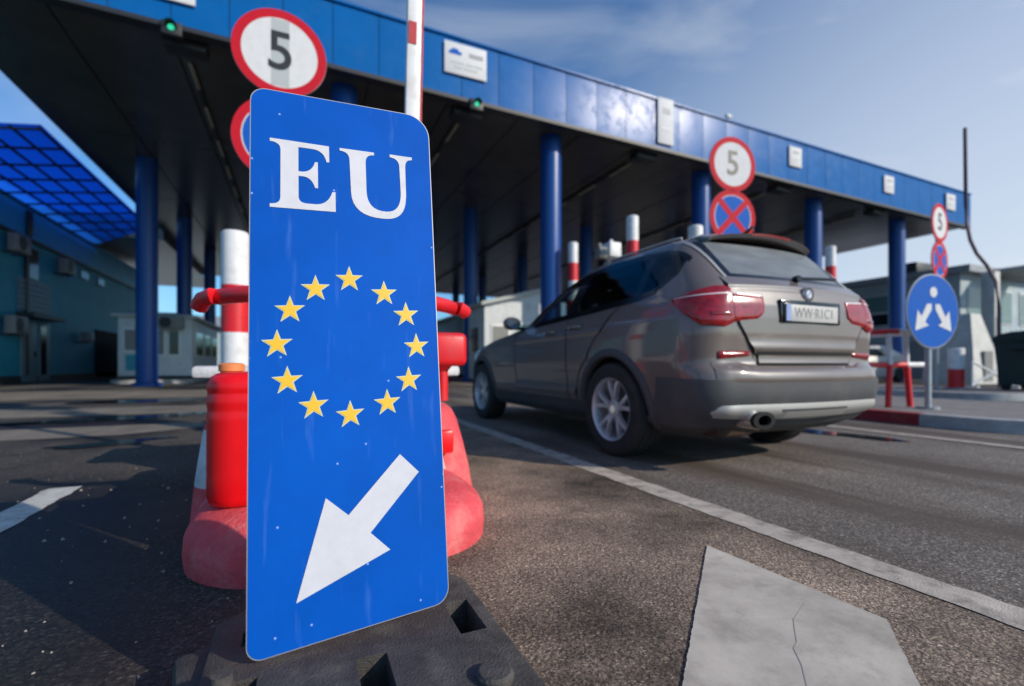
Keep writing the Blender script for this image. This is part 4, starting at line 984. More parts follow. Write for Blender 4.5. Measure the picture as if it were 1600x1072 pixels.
for s_ in (1, -1):
    for x0, x1, nm, gm, kd in WINS:
        patch(nm, quad_side(x0, x1, lambda x: win_lo(x, kd), zu_side, s_, .004), 40, 22, [gm, 'gloss_black'], rim=2)
    # pillars and trims
    for x0, x1 in ((-.27, -.23), (.595, .665)):
        patch('pillar_trim', quad_side(x0, x1, lambda x: win_lo(x, None) - .0, lambda x: zu_side(x) + .0, s_, .0055), 3, 20, 'gloss_black')
    patch('belt_trim', quad_side(-.42, 1.86, lambda x: zl_side(x) - .020, lambda x: zl_side(x) + .004, s_, .007), 60, 3, 'gloss_black')
    patch('roof_trim', quad_side(-.60, 1.84, lambda x: zu_side(x) - .012, lambda x: zu_side(x) + .018, s_, .007), 60, 3, 'gloss_black')
    # doors: slightly proud skins with dark shut lines
    def door(nm, x0f, x1f, zlo, zhi):
        def fn(a, b2):
            z = zlo + (zhi(0) - zlo) * b2; x0 = x0f(z); x1 = x1f(z); x = x0 + (x1 - x0) * a
            z2 = zlo + (zl_side(x) - .024 - zlo) * b2
            crease = .010 * math.exp(-((z2 - (.965 - .02 * (x - .5))) / .028) ** 2) - .012 * math.exp(-((z2 - .90) / .05) ** 2) + .014 * math.exp(-((z2 - .47) / .035) ** 2) - .008 * math.exp(-((z2 - .60) / .07) ** 2)
            return (x, s_ * (yside(x, z2) + .006 + crease), z2)
        d_ = patch(nm, fn, 24, 40, 'paint')
        return d_
    arch = lambda z: .47 if z < .40 else max(.30, .05 + math.sqrt(max(0, .47 ** 2 - (z - .37) ** 2)))
    rd = door('rear_door', lambda z: arch(z) if z < .80 else .30 - (z - .80) * 1.0, lambda z: .63, .40, lambda x: 1.15)
    fd = door('front_door', lambda z: .645, lambda z: 1.72 - max(0, z - .9) * .0, .40, lambda x: 1.08)
    for d_, xh in ((rd, .42), (fd, 1.42 - .62)):
        hx = .40 if d_ is rd else .83
        hb = MB()
        G = []
        for i in range(13):
            a = i / 12; x = hx - .02 + .21 * a; o_ = .012 + .030 * math.sin(math.pi * a) ** .5
            z = 1.0 + (.02 if d_ is rd else 0)
            y = yside(x, z)
            G.append([(x, s_ * (y + o_ - .004), z - .013), (x, s_ * (y + o_ + .012), z - .010), (x, s_ * (y + o_ + .012), z + .010), (x, s_ * (y + o_ - .004), z + .013)])
        hb.grid(G, close=True); hb.obj('handle', 'paint', d_, smooth=50)
    def seam(fx, z0, z1):
        b_ = MB(); G = []
        for i in range(25):
            z = z0 + (z1 - z0) * i / 24; x = fx(z)
            G.append([(x - .005, s_ * (yside(x - .005, z) + .0075), z), (x + .005, s_ * (yside(x + .005, z) + .0075), z)])
        b_.grid(G); return b_
    sb = seam(lambda z: .6375, .40, 1.10); sb.obj('shut_line', 'well', fd, smooth=0)
    sb = seam(lambda z: 1.725, .40, 1.05); sb.obj('shut_line', 'well', fd, smooth=0)
    sb = seam(lambda z: (arch(z) if z < .80 else .30 - (z - .80) * 1.0) - .006, .55, 1.09); sb.obj('shut_line', 'well', rd, smooth=0)
    # arch lips
    for xc in (0, 2.81):
        b_ = MB(); G = []
        for i in range(49):
            a = R(-18 + 216 * i / 48); row = []
            for r, o_ in ((.388, -.03), (.390, .010), (.400, .018), (.440, .016), (.455, .002)):
                x, z = xc + r * math.cos(a), .37 + r * math.sin(a); z = max(z, .25)
                row.append((x, s_ * (yside(x, z) + o_), z))
            G.append(row)
        b_.grid(G); b_.obj('arch_lip', 'cladding', CAR, smooth=50)
    patch('sill', quad_side(.40, 2.42, lambda x: .26, lambda x: .395, s_, .012), 30, 6, 'cladding')
    # mirror
    mz = 1.10; mb_ = MB(); my = s_ * (yside(1.68, mz))
    G = []
    for i in range(9):
        a = i / 8; e_ = math.sin(math.pi * min(1, .12 + .76 * a)) ** .5
        ring = []
        for k_ in range(16):
            t_ = 2 * math.pi * k_ / 16
            ring.append((1.63 + .17 * a + 0 * e_, my + s_ * (.155 + .105 * e_ * math.cos(t_) * (1 - .25 * a)), mz + .045 + .078 * e_ * math.sin(t_) * (1 - .15 * a)))
        G.append(ring)
    mb_.grid(G, close=True); mb_.faces(G[0], [list(range(16))]); mb_.faces(G[-1], [list(range(16))])
    mo = mb_.obj('mirror', 'paint', CAR, smooth=60)
    q = MB(); q.box((1.70, my + s_ * .04, mz - .005), (.06, .12, .035), bev=.01); q.obj('mirror_arm', 'gloss_black', mo)
    q = MB(); q.faces([(1.627, my + s_ * (.155 + .078 * math.cos(2 * math.pi * k_ / 20)), mz + .045 + .056 * math.sin(2 * math.pi * k_ / 20)) for k_ in range(20)], [list(range(20))]); q.obj('mirror_glass', 'chrome', mo, smooth=0)
    # roof rail
    q = MB(); pts = []
    for i in range(25):
        a = i / 24; x = -.34 + 1.20 * a; zz = 1.612
        pts.append((x, s_ * (yside(x, zz) + .004), zz + .012))
    q.tube(pts, .010, n=8); q.obj('roof_rail', 'silver', CAR, smooth=60)
    # tail lamp: wraps the rear corner
    def lamp(s0, s1, lo, hi, off, nm, m_, parent=CAR, n=26, nv=10, e0=0., e1=0.):
        def fn(a, b2):
            s__ = s0 + (s1 - s0) * a; l_, h_ = lo(a), hi(a); z = l_ + (max(h_, l_ + .002) - l_) * b2
            edge = min(a + e0, 1 - a + e1, b2 * .7, (1 - b2) * .7); o_ = off * min(1, .35 + edge * 12)
            p = peri(s__, z, o_); return (p[0], s_ * p[1], p[2])
        return patch(nm, fn, n, nv, m_, parent, smooth=50)
    SA, SB, SC = .405, .655, 1.04
    ilo = lambda a: float(np.interp(a, [0, .06, .25, 1], [1.125, 1.02, .985, .965])); ihi = lambda a: 1.142 + .012 * a
    olo = lambda a: float(np.interp(a, [0, .15, .55, .8, 1], [.958, .935, .945, 1.02, 1.10])); ohi = lambda a: float(np.interp(a, [0, .2, .6, 1], [1.195, 1.195, 1.165, 1.125]))
    tl = lamp(SA, SB - .002, ilo, ihi, .020, 'tail_lamp', 'lamp_red', e1=1)
    lamp(SB + .002, SC, olo, ohi, .020, 'outer_lens', 'lamp_red', tl, n=34, nv=12, e0=1)
    lamp(SA + .006, SB - .006, lambda a: 1.122 + .012 * a, lambda a: 1.141 + .012 * a, .0225, 'light_bar', 'lamp_clear', tl, 14, 3)
    lamp(SB + .006, SC - .015, lambda a: 1.134 - .018 * a, lambda a: 1.156 - .030 * a, .0245, 'light_bar', 'lamp_clear', tl, 20, 3)
    lamp(SB + .012, SC - .22, lambda a: .985, lambda a: 1.045, .0235, 'inner_lens', 'lamp_dark', tl, 14, 3)
    # bumper reflector
    lamp(.52, .755, lambda a: .735 + .02 * (1 - a), lambda a: .785, .020, 'bumper_reflector', 'lamp_red', CAR, 12, 3)
# rear bumper: painted shelf, dark band, silver skid plate
def wrap(nm, m_, s1, lo, hi, off, n=60, nv=8, parent=CAR, bulge=0., s0=None):
    def fn(a, b2):
        s__ = -s1 + 2 * s1 * a; l_, h_ = lo(abs(s__)), hi(abs(s__)); z = l_ + (h_ - l_) * b2
        o_ = (off + bulge * math.sin(math.pi * b2)) * min(1, .15 + (s1 - abs(s__)) / .16)
        p = peri(abs(s__), z, o_); return (p[0], p[1] * (1 if s__ >= 0 else -1), p[2])
    return patch(nm, fn, n, nv, m_, parent, smooth=50)
bmp = wrap('rear_bumper', 'paint', .80, lambda s: .58, lambda s: .692 + .03 * float(np.interp(s, [.5, .62], [0, 1])), .010, bulge=.018)
wrap('bumper_cladding', 'cladding', 1.24, lambda s: .30 + .0 * s, lambda s: .595 + .02 * (s / 1.2), .014, bulge=.012, parent=bmp, nv=10)
wrap('skid_plate', 'silver', .86, lambda s: .345 + .02 * min(1, s / .9) + .045 * max(0, s - .55), lambda s: .455 - .02 * max(0, s - .6) - .10 * max(0, s - .75), .032, bulge=.012, parent=bmp, nv=6)
wrap('skid_insert', 'silver', .42, lambda s: .362, lambda s: .405, .052, parent=bmp, nv=3)
wrap('skid_groove', 'cladding', .44, lambda s: .405, lambda s: .420, .049, parent=bmp, nv=2)
wrap('tow_eye_cover', 'cladding', .03, lambda s: .52, lambda s: .56, .03, parent=bmp, nv=2, n=4)
# tailgate: panel, lower grip strip, plate recess, plate, emblem, wiper, spoiler, window
def rear_patch(nm, y0, y1, z0, z1, off, m_, parent=CAR, nu=24, nv=16, rim=None, yfn=None, zfn=None, depth=None):
    def fn(a, b2):
        z = z0 + (z1 - z0) * b2; ya, yb = (yfn(z) if yfn else (y0, y1)); y = ya + (yb - ya) * a
        zz = z + (zfn(y) if zfn else 0)
        o_ = off + (depth(y, zz) if depth else 0)
        return (xrear(y, zz) - o_, y, zz)
    return patch(nm, fn, nu, nv, m_, parent, rim=rim, smooth=50)
def tg_depth(y, z):
    d_ = .014 * math.exp(-((z - 1.215 + .03 * y * y) / .018) ** 2)
    d_ += .014 * math.exp(-((z - .805) / .035) ** 2) - .02 * math.exp(-((z - .745) / .025) ** 2)
    if abs(y) < .34 and .945 < z < 1.085: d_ -= .0
    return d_ - .0
hwt = lambda z: float(np.interp(z, [.70, .80, .95, 1.10, 1.28], [.44, .50, .605, .665, .66]))
tgate = rear_patch('tailgate', -.66, .66, .715, 1.265, .010, 'paint', nu=60, nv=60, yfn=lambda z: (-hwt(z), hwt(z)), depth=tg_depth)
rear_patch('grip_strip', -.45, .45, .712, .762, .012, 'paint', tgate, 30, 4)
rear_patch('grip_recess', -.47, .47, .762, .786, .018, 'well', tgate, 30, 3)
rear_patch('shut_line', -.46, .46, .694, .714, .004, 'well', tgate, 30, 2)
for s_ in (1, -1):
    b_ = MB(); G = []
    for i in range(20):
        z = .715 + (1.215 - .715) * i / 19; y = hwt(z)
        G.append([(xrear(y - .003, z) - .0125, s_ * (y - .003), z), (xrear(y + .004, z) - .0115, s_ * (y + .004), z)])
    b_.grid(G); b_.obj('shut_line', 'well', tgate, smooth=0)
xp = xrear(0, 1.0)
q = MB(); q.box((xp + .002, -.01, 1.045), (.03, .60, .15), bev=.008); q.obj('plate_recess', 'gloss_black', tgate)
pz = 1.035
q = MB(); q.box((xp - .017, 0.0, pz), (.012, .532, .122), bev=.003); nplate = q.obj('plate_frame', 'gloss_black', tgate)
q = MB(); q.box((xp - .024, 0.0, pz), (.006, .515, .108), bev=.002); pl_ = q.obj('number_plate', 'plate', tgate)
q = MB(); q.box((xp - .0275, .235, pz), (.002, .044, .104)); q.obj('country_band', 'plate_blue', pl_, smooth=0)
YZ = Matrix(((0, 0, -1, 0), (-1, 0, 0, 0), (0, 1, 0, 0), (0, 0, 0, 1)))
text_mesh('plate_number', 'WW\u00b7R1C1', .092, pl_, 'plate_text', Matrix.Translation((xp - .0285, -.018, pz)) @ YZ, .0005, .92)
xe = xrear(0, 1.165); EMx = Matrix.Translation((xe - .018, 0, 1.168)) @ Matrix.Rotation(R(-90), 4, 'Z') @ Matrix.Diagonal((1.18, 1, 1.18, 1))
b_ = MB(); b_.lathe([(0, -.006), (.041, -.006), (.044, -.003), (.044, .008), (0, .008)], axis='Y', n=40, mtx=EMx); em = b_.obj('emblem', 'chrome', tgate, smooth=40)
b_ = MB(); disc(b_, .024, .041, 0, n=40)
for v in b_.b.verts: v.co = EMx @ (v.co + Vector((0, -.0068, 0)))
b_.obj('emblem_ring', 'sign_black', em, smooth=0)
for k_ in range(4):
    b_ = MB(); pts = [(0, 0)] + [(.024 * math.cos(R(90 * k_ + 90 * j / 8)), .024 * math.sin(R(90 * k_ + 90 * j / 8))) for j in range(9)]
    b_.faces([EMx @ Vector((x, -.0072, z)) for x, z in pts], [list(range(10))]); b_.obj('emblem_quarter', 'sign_white' if k_ % 2 else 'plate_blue', em, smooth=0)
for s_ in (1, -1):
    rear_patch('window_edge', 0, 0, 1.262, 1.585, .010, 'silver', tgate, 2, 20, yfn=lambda z, s_=s_: (s_ * (.600 + (z - 1.26) * .03), s_ * (.622 + (z - 1.26) * .03)))
rw = rear_patch('rear_window', -.6, .6, 1.262, 1.585, .006, ['glass_rear', 'gloss_black'], nu=40, nv=20, rim=2, yfn=lambda z: (-.60 - (z - 1.26) * .03, .60 + (z - 1.26) * .03))
b_ = MB(); b_.cyl((xrear(0, 1.28) - .01, 0, 1.28), (xrear(0, 1.28) - .05, 0, 1.285), .024); pts = [(xrear(-y, 1.28) - .040, -y, 1.285 + .06 * y) for y in (0, .1, .2, .3, .42)]
b_.tube(pts, .012, n=8); b_.obj('wiper', 'gloss_black', rw, smooth=50)
# roof spoiler
b_ = MB(); G = []
for i in range(33):
    y = -.52 + 1.04 * i / 32; e_ = (abs(y) / .60); xb = -.665 + .11 * e_ ** 2; zb_ = 1.625 - .05 * e_ ** 2 - .035 * max(0, e_ - .8) / .2
    zr = 1.66 - .045 * e_ ** 2 - .05 * max(0, e_ - .8) / .2
    G.append([(-.30, y, zr - .0), (-.48, y, zr - .003), (xb + .05, y, zb_ + .012), (xb, y, zb_), (xb + .01, y, zb_ - .014), (-.56, y, zb_ - .024), (-.45, y, zb_ - .024)])
b_.grid(G); b_.faces(G[0], [list(range(7))]); b_.faces(G[-1], [list(range(7))]); sp_ = b_.obj('roof_spoiler', 'paint', CAR, smooth=50)
b_ = MB(); G = []
for i in range(13):
    y = -.20 + .40 * i / 12; e_ = abs(y) / .6; xb = -.665 + .11 * e_ ** 2; zb_ = 1.625 - .05 * e_ ** 2
    G.append([(xb - .003, y, zb_ + .001), (xb + .001, y, zb_ - .016)])
b_.grid(G); b_.obj('brake_light', 'lamp_dark', sp_, smooth=0)
b_ = MB()
G = [[(-.30, .04 * c_, 1.668), (-.42, .03 * c_, 1.69), (-.50, .012 * c_, 1.735), (-.52, .0, 1.66)] for c_ in (-1, 1)]
b_.grid(G); b_.obj('roof_antenna', 'gloss_black', CAR, smooth=0)
# windscreen
def wsf(a, b2):
    z = 1.15 + (1.545 - 1.15) * b2; wv = itp(z, w_) - .16; y = -wv + 2 * wv * a
    return (xfront(y, z) + .004, y, z)
patch('windscreen', wsf, 40, 20, ['glass_side', 'gloss_black'], rim=2)
# front lamps and grille (seen only from other positions)
for s_ in (1, -1):
    lampf = lambda a, b2, s_=s_: (xfront(.45 + .35 * a, .80 - .1 * b2) + .006, s_ * (.45 + .35 * a), .80 - .1 * b2)
    patch('headlight', lampf, 12, 4, 'lamp_clear')
    patch('grille', lambda a, b2, s_=s_: (xfront(.03 + .27 * a, .84 - .24 * b2) + .008, s_ * (.03 + .27 * a), .84 - .24 * b2), 8, 6, 'gloss_black')
# interior
q = MB(); q.box2((-.6, -.78, .5), (1.7, .78, .62)); q.obj('cabin_floor', 'interior', CAR, smooth=0)
q = MB(); q.box((1.72, 0, .95), (.45, 1.5, .28), bev=.06); dsh = q.obj('dashboard', 'interior', CAR)
q = MB(); q.tube([(1.40 + .03 * math.sin(R(a)), .37 + .18 * math.cos(R(a)), 1.02 + .18 * math.sin(R(a))) for a in range(0, 361, 20)], .014, n=8, caps=False); q.obj('steering_wheel', 'interior', dsh)
for x_, ys_ in ((.80, (.37, -.37)), (-.12, (.42, 0, -.42))):
    for y_ in ys_:
        q = MB(); q.box((x_, y_, .90), (.16, .48, .66), bev=.05, rot=Matrix.Rotation(R(-12), 4, 'Y')); q.box((x_ + .28, y_, .64), (.5, .48, .16), bev=.05); st = q.obj('seat', 'interior', CAR)
        q = MB(); q.box((x_ - .09, y_, 1.30), (.09, .26, .17), bev=.03); q.obj('headrest', 'interior', st)
# exhaust and underside
q = MB(); q.cyl((-.70, .54, .355), (-1.005, .54, .355), .052, n=28, caps=False); q.cyl((-1.005, .54, .355), (-.72, .54, .355), .046, n=28, caps=False); q.cyl((-.72, .54, .355), (-.73, .54, .355), .046); q.obj('exhaust_pipe', 'chrome', CAR)
q = MB(); q.lathe([(.095, .0), (.098, -.03), (.06, -.032), (.06, .0)], n=32, mtx=Matrix.Translation((-.985, .53, .362)) @ Matrix.Rotation(R(90), 4, 'Y') @ Matrix.Diagonal((.55, .95, 1, 1))); q.obj('exhaust_surround', 'well', CAR)
q = MB(); q.box((-.60, .50, .29), (.40, .36, .13), bev=.055); q.obj('silencer', mat('rusty_silencer', (.055, .030, .020), .7, metal=.3, var=.3, vscale=9), CAR)
q = MB(); q.box2((-.4, -.5, .2), (3.3, .5, .27)); q.obj('underbody', 'well', CAR, smooth=0)
# wheels
def wheel():
    b_ = MB()
    prof = [(.225, -.110), (.262, -.118), (.31, -.122), (.345, -.112), (.357, -.085), (.360, -.062), (.354, -.058), (.354, -.052), (.3615, -.048), (.3615, -.004), (.355, -.003), (.355, .003), (.3615, .004), (.3615, .048), (.354, .052), (.354, .058), (.360, .062), (.357, .085), (.345, .112), (.325, .119), (.31, .122), (.30, .1195), (.262, .118), (.232, .110)]
    b_.lathe(prof, axis='Y', n=72); b_.b.faces.ensure_lookup_table()
    bmesh.ops.delete(b_.b, geom=[f for f in b_.b.faces if len(f.verts) > 4], context='FACES')
    ty = b_.obj('wheel', 'tyre', CAR, smooth=40)
    b_ = MB(); b_.lathe([(.222, -.105), (.222, .095), (.232, .112), (.240, .116), (.240, .108), (.246, .106), (.246, -.1)], axis='Y', n=72)
    bmesh.ops.delete(b_.b, geom=[f for f in b_.b.faces if len(f.verts) > 4], context='FACES')
    for k_ in range(5):
        for d_ in (-1, 1):
            a0 = 2 * math.pi * k_ / 5 + math.pi / 2 + d_ * .10; a1 = 2 * math.pi * k_ / 5 + math.pi / 2 + d_ * .265
            G = []
            for t_, y_, ww in ((0, .078, .021), (.35, .088, .018), (.75, .094, .017), (1, .088, .021)):
                rr = .05 + (.228 - .05) * t_; a = a0 + (a1 - a0) * t_; c_, s2 = math.cos(a), math.sin(a)
                p = Vector((rr * c_, 0, rr * s2)); n_ = Vector((-s2, 0, c_)) * ww
                G.append([tuple(p - n_ + Vector((0, y_ - .03, 0))), tuple(p - n_ * .8 + Vector((0, y_, 0))), tuple(p + n_ * .8 + Vector((0, y_, 0))), tuple(p + n_ + Vector((0, y_ - .03, 0)))])
            b_.grid(G, close=True)
    b_.lathe([(.072, .055), (.070, .082), (.040, .090), (.034, .088), (0, .088)], axis='Y', n=30)
    rm = b_.obj('rim', 'rim', ty, smooth=35)
    b_ = MB(); b_.lathe([(.0, -.02), (.185, -.02), (.185, .005), (0, .005)], axis='Y', n=40)
    b_.obj('brake_disc', mat('brake_disc', (.12, .12, .12), .5, metal=.6), ty, smooth=40)
    b_ = MB(); b_.lathe([(0, .0905), (.030, .0905), (.030, .087)], axis='Y', n=24); b_.obj('hub_cap', 'chrome', ty)
    return ty
w0_ = wheel(); w0_.location = (0, .815, .3615)
def wdup(loc, rz, ry=0):
    c_ = w0_.copy(); C.objects.link(c_); c_.location = loc; c_.rotation_euler = (0, ry, rz)
    for g in w0_.children:
        d = g.copy(); C.objects.link(d); d.parent = c_
wdup((2.81, .815, .3615), 0, .5); wdup((0, -.815, .3615), math.pi, .3); wdup((2.81, -.815, .3615), math.pi, .9)

# ================================================================ RIGHT-HAND BACKGROUND
HR = thing('guard_hoop', 'red and white guard rail on the right island between car and blue arrow sign', 'guard rail', (7.22, 3.72, .14))
b_ = MB(); b_.tube([(-.46, .12, .98), (-.1, 0, 1.0), (.02, -.03, 1.0)], .036, mi=0); b_.tube([(.0, -.025, 1.0), (.26, -.1, .99), (.30, -.02, .985), (.31, .3, .985), (.31, 1.5, .985)], .036, mi=1); b_.obj('top_rail', ['red_paint', 'white_paint'], HR, smooth=60)
b_ = MB(); b_.tube([(-.5, .1, .56), (.16, -.05, .56)], .036, mi=0); b_.tube([(.15, -.05, .56), (.50, -.12, .56)], .036, mi=1); b_.obj('lower_rail', ['red_paint', 'white_paint'], HR, smooth=60)
for x0, x1, y_ in ((-.12, -.16, .0), (.18, .26, -.04)):
    b_ = MB(); b_.tube([(x1, y_, 0), (x0, y_, .56)], .036, mi=0); b_.tube([(x0, y_, .55), (x0 - .03, y_, .97)], .034, mi=1); b_.obj('leg', ['red_paint', 'white_paint'], HR, smooth=60)
BN = thing('waste_container', 'tall dark green waste container at the right picture edge', 'bin', (14.6, 4.8, .14))
b_ = MB(); G = []
for z, s_ in ((.12, .88), (1.05, 1.0), (1.06, 1.04), (1.12, 1.04)):
    G.append([(x * .62 * s_, y * .5 * s_, z) for x, y in ((-1, -1), (1, -1), (1, 1), (-1, 1))])
b_.grid(G, close=True); b_.faces(G[0], [[0, 1, 2, 3]]); b_.faces(G[-1], [[0, 1, 2, 3]]); b_.obj('body', 'binm', BN, smooth=20)
b_ = MB(); G = []
for i in range(9):
    a = math.pi * i / 8; G.append([(-.66, -.52 * math.cos(a), 1.12 + .16 * math.sin(a)), (.66, -.52 * math.cos(a), 1.12 + .16 * math.sin(a))])
b_.grid(G); b_.faces([G[i][0] for i in range(9)], [list(range(9))]); b_.faces([G[i][1] for i in range(9)], [list(range(9))]); b_.obj('lid', 'binm', BN, smooth=60)
for sx in (-.45, .45):
    for sy in (-.36, .36):
        q = MB(); q.lathe([(0, -.03), (.08, -.03), (.08, .03), (0, .03)], c=(0, 0, 0), n=16, mtx=Matrix.Translation((sx, sy, .08)) @ Matrix.Rotation(R(90), 4, 'Y')); q.obj('wheel', 'tyre', BN)
q = MB(); q.box((-.70, -.1, .95), (.10, .6, .12), bev=.02); q.obj('grip', 'binm', BN)
# bent mast
MS = thing('bent_mast', 'thin rust-brown mast with a crooked lower half rising above the canopy corner', 'mast', (15.3, 5.9, 0))
b_ = MB()
mp_ = [(.22, -.127, 0), (.206, -.12, 2.096), (.135, -.089, 2.716), (-.063, 0, 3.104), (-.29, .101, 3.398), (-.431, .164, 3.724), (-.502, .196, 4.112), (-.53, .208, 4.577), (-.545, .215, 6.438)]
b_.tube(mp_, .04, n=12); b_.obj('tube', 'mast', MS, smooth=60)
# office block
OB = thing('office_block', 'low grey office block with green-tinted windows behind the blue arrow sign', 'building', (29, 12.2, 0))
q = MB(); q.box2((0, 0, 0), (9, 9, 5.1)); q.obj('wall', 'office', OB, smooth=0)
q = MB(); q.box2((-.35, -.5, 5.1), (9.3, 9.3, 5.42)); q.obj('roof', 'booth_grey', OB, smooth=0)
q = MB(); q.box2((1.6, -2.6, 5.15), (5.2, -.5, 5.3)); q.obj('roof_overhang', 'booth_grey', OB, smooth=0)
for y0 in (.5, 2.5, 4.5, 6.6):
    q = MB(); q.box2((-.05, y0, 2.75), (-.003, y0 + 1.8, 4.5), bev=.01); f_ = q.obj('window', 'booth', OB)
    q = MB(); q.box2((-.062, y0 + .08, 3.55), (-.045, y0 + 1.72, 4.42)); q.obj('pane', 'office_glass', f_, smooth=0)
    q = MB(); q.box2((-.062, y0 + .08, 2.83), (-.045, y0 + 1.72, 3.45)); q.obj('pane', 'window_dark', f_, smooth=0)
for x0 in (.6, 3.2, 5.8):
    q = MB(); q.box2((x0, -.05, 2.75), (x0 + 1.8, -.003, 4.5), bev=.01); f_ = q.obj('window', 'booth', OB)
    q = MB(); q.box2((x0 + .08, -.062, 2.83), (x0 + 1.72, -.045, 4.42)); q.obj('pane', 'office_glass', f_, smooth=0)
q = MB(); q.box2((-.03, -.03, 0), (9.03, 9.03, 1.9)); q.obj('lower_wall', 'booth_grey', OB, smooth=0)
q = MB(); q.box2((.5, 2, 5.42), (1.9, 3.2, 6.1), bev=.05); q.obj('roof_unit', 'dark', OB)
q = MB(); q.box((.25, -1.0, 2.5), (.5, .5, 5.0), bev=.03); q.obj('porch_pillar', 'concrete', OB)
HP = thing('sheeted_cabin', 'pale sloping-sided cabin beside the office block behind the arrow sign', 'cabin', (23.0, 9.6, 0))
b_ = MB(); G = [[(-.9, -.7, 0), (.9, -.7, 0), (.9, .9, 0), (-.9, .9, 0)], [(-.75, -.6, 1.3), (.8, -.6, 1.3), (.8, .8, 1.3), (-.75, .8, 1.3)], [(-.3, -.35, 2.6), (.42, -.35, 2.6), (.42, .5, 2.6), (-.3, .5, 2.6)]]
b_.grid(G, close=True); b_.faces(G[-1], [[0, 1, 2, 3]]); b_.obj('shell', 'concrete', HP, smooth=20)
b_ = MB(); b_.box2((-.2, -.72, .1), (.4, -.64, 1.2)); b_.obj('door', 'ac_white', HP)
TR = thing('parked_car', 'grey car far behind the right island, beside the white guard rail', 'car', (21.0, 12.2, 0), 0)
b_ = MB(); G = []
for x, z0, z1, w1 in ((-2.1, .35, .8, .7), (-2.0, .25, .95, .85), (-1.2, .22, 1.05, .88), (-.6, .22, 1.45, .72), (.7, .22, 1.5, .72), (1.5, .22, 1.2, .82), (2.0, .25, 1.0, .85), (2.1, .4, .85, .75)):
    G.append([(x, -.85, z0), (x, -.88, (z0 + min(z1, 1.0)) / 2 + .1), (x, -w1, z1 - .06), (x, -w1 * .8, z1), (x, w1 * .8, z1), (x, w1, z1 - .06), (x, .88, (z0 + min(z1, 1.0)) / 2 + .1), (x, .85, z0)])
b_.grid(G); b_.faces(G[0], [list(range(8))]); b_.faces(G[-1], [list(range(8))]); b_.obj('body', 'silver', TR, smooth=60)
b_ = MB(); b_.box((.05, -.805, 1.2), (1.5, .02, .3), bev=.008, rot=Matrix.Rotation(R(-10), 4, 'X')); b_.obj('side_window', 'window_dark', TR)
for x_ in (-1.3, 1.3):
    for y_ in (-.8, .8):
        q = MB(); q.lathe([(0, -.1), (.3, -.1), (.32, -.06), (.32, .06), (.3, .1), (0, .1)], axis='Y', n=24); o = q.obj('wheel', 'tyre', TR); o.location = (x_, y_, .32)
# white site gate with diagonals and yellow container
SG = thing('white_gate_frame', 'white metal gate frame with crossed diagonals at the far right', 'gate', (19.2, 7.3, 0), R(-24))
b_ = MB()
for a, c_ in (((-.62, 0, .05), (-.62, 0, .82)), ((.62, 0, .05), (.62, 0, .82)), ((-.62, 0, .80), (0, 0, .45)), ((-.62, 0, .08), (0, 0, .45)), ((.62, 0, .08), (0, 0, .45)), ((.62, 0, .80), (0, 0, .45))):
    b_.cyl(a, c_, .032, n=10)
b_.obj('frame', 'white_paint', SG, weld=False)
for sx in (-.62, .62):
    q = MB(); q.box((sx, 0, .03), (.1, .4, .06)); q.obj('foot', 'white_paint', SG)
YC = thing('yellow_grit_bin', 'small yellow grit bin behind the white gate frame', 'bin', (20.6, 7.4, 0))
b_ = MB(); b_.box((0, 0, .55), (.5, .45, .55), bev=.04); b_.obj('body', mat('yellow_plastic', (.45, .33, .03), .6), YC)
b_ = MB(); b_.box((0, 0, .87), (.56, .5, .1), bev=.03); b_.obj('lid', mat('yellow_plastic_lid', (.35, .25, .03), .6), YC)
b_ = MB(); b_.box((0, 0, .14), (.4, .36, .28)); b_.obj('stand', 'dark', YC)
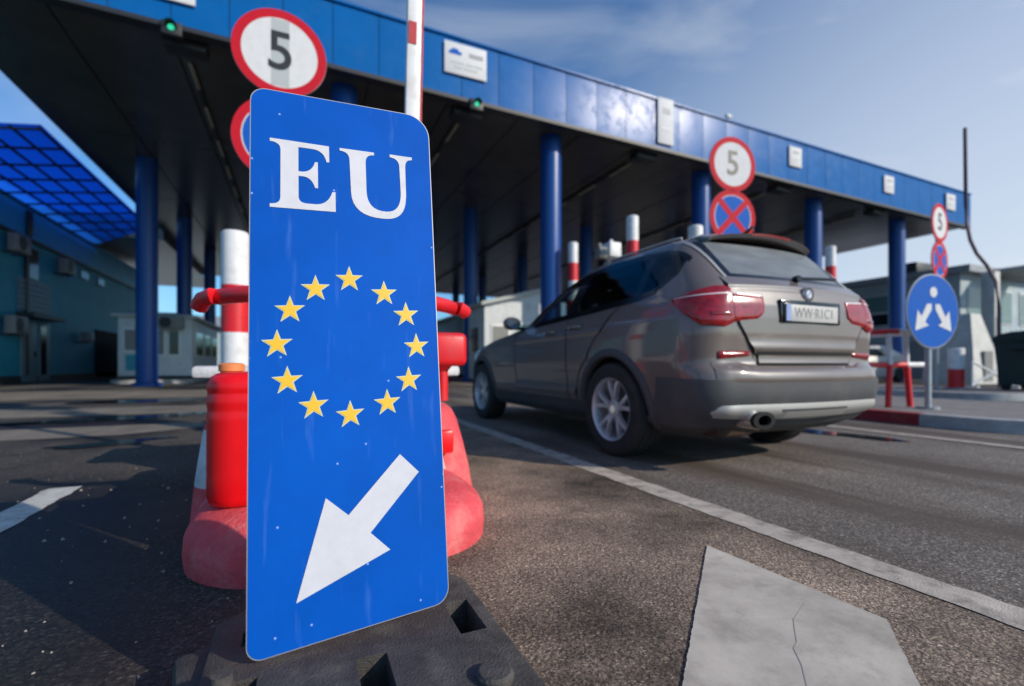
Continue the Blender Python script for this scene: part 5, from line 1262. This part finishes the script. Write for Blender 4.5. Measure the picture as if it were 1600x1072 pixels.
# wire fence
FN = thing('wire_fence', 'thin pale wire fence far behind the bin at the right', 'fence', (24, 9, 0), R(-24))
for i in range(9):
    q = MB(); q.cyl((i * 1.3, 0, 0), (i * 1.3, 0, 2.5), .03, n=8); q.obj('post', 'steel', FN)
b_ = MB()
for z in (.3, .9, 1.5, 2.0, 2.45): b_.box((5.2, 0, z), (10.4, .012, .012))
for i in range(52): b_.box((i * .2 + .1, 0, 1.38), (.008, .008, 2.2))
b_.obj('mesh_panel', 'steel', FN, smooth=0, weld=False)
# far tree line
def treeline(x0, y0, x1, y1, h, seed, n=9000):
    rnd = random.Random(seed); b_ = MB()
    hs = [h * (.55 + .45 * rnd.random()) for _ in range(40)]
    for i in range(n):
        t_ = rnd.random(); hh = np.interp(t_ * 39, range(40), hs); z = hh * rnd.random() ** 1.1
        c_ = Vector((x0 + (x1 - x0) * t_ + rnd.uniform(-2, 2), y0 + (y1 - y0) * t_ + rnd.uniform(-2, 2), z)); s_ = rnd.uniform(.3, .8)
        q = Matrix.Rotation(rnd.uniform(0, 6), 4, 'Z') @ Matrix.Rotation(rnd.uniform(0, 3), 4, 'X')
        b_.faces([c_ + q @ Vector(p) for p in ((-s_, 0, -s_ * .6), (s_, 0, -s_ * .5), (s_ * .7, 0, s_ * .6), (-s_ * .6, 0, s_ * .5))], [[0, 1, 2, 3]])
    return tag(b_.obj('distant_trees', 'foliage', smooth=0, weld=False), 'far row of dark trees on the horizon', 'trees', kind='stuff')
treeline(40, 70, 150, 20, 5.5, 3)
treeline(-60, 110, 40, 110, 6.5, 5)
# plain far hall closing the view under the canopy at the back left
FH = thing('far_hall', 'low pale hall far beyond the canopy at the left', 'building', (-22, 62, 0))
q = MB(); q.box2((0, 0, 0), (16, 12, 4.6)); q.obj('wall', 'office', FH, smooth=0)
q = MB(); q.faces([(-.5, -.5, 4.6), (16.5, -.5, 4.6), (16.5, 6, 6.6), (-.5, 6, 6.6), (-.5, 12.5, 4.6), (16.5, 12.5, 4.6)], [[0, 1, 2, 3], [3, 2, 5, 4], [0, 3, 4], [1, 5, 2]]); q.obj('roof', 'booth_grey', FH, smooth=0)
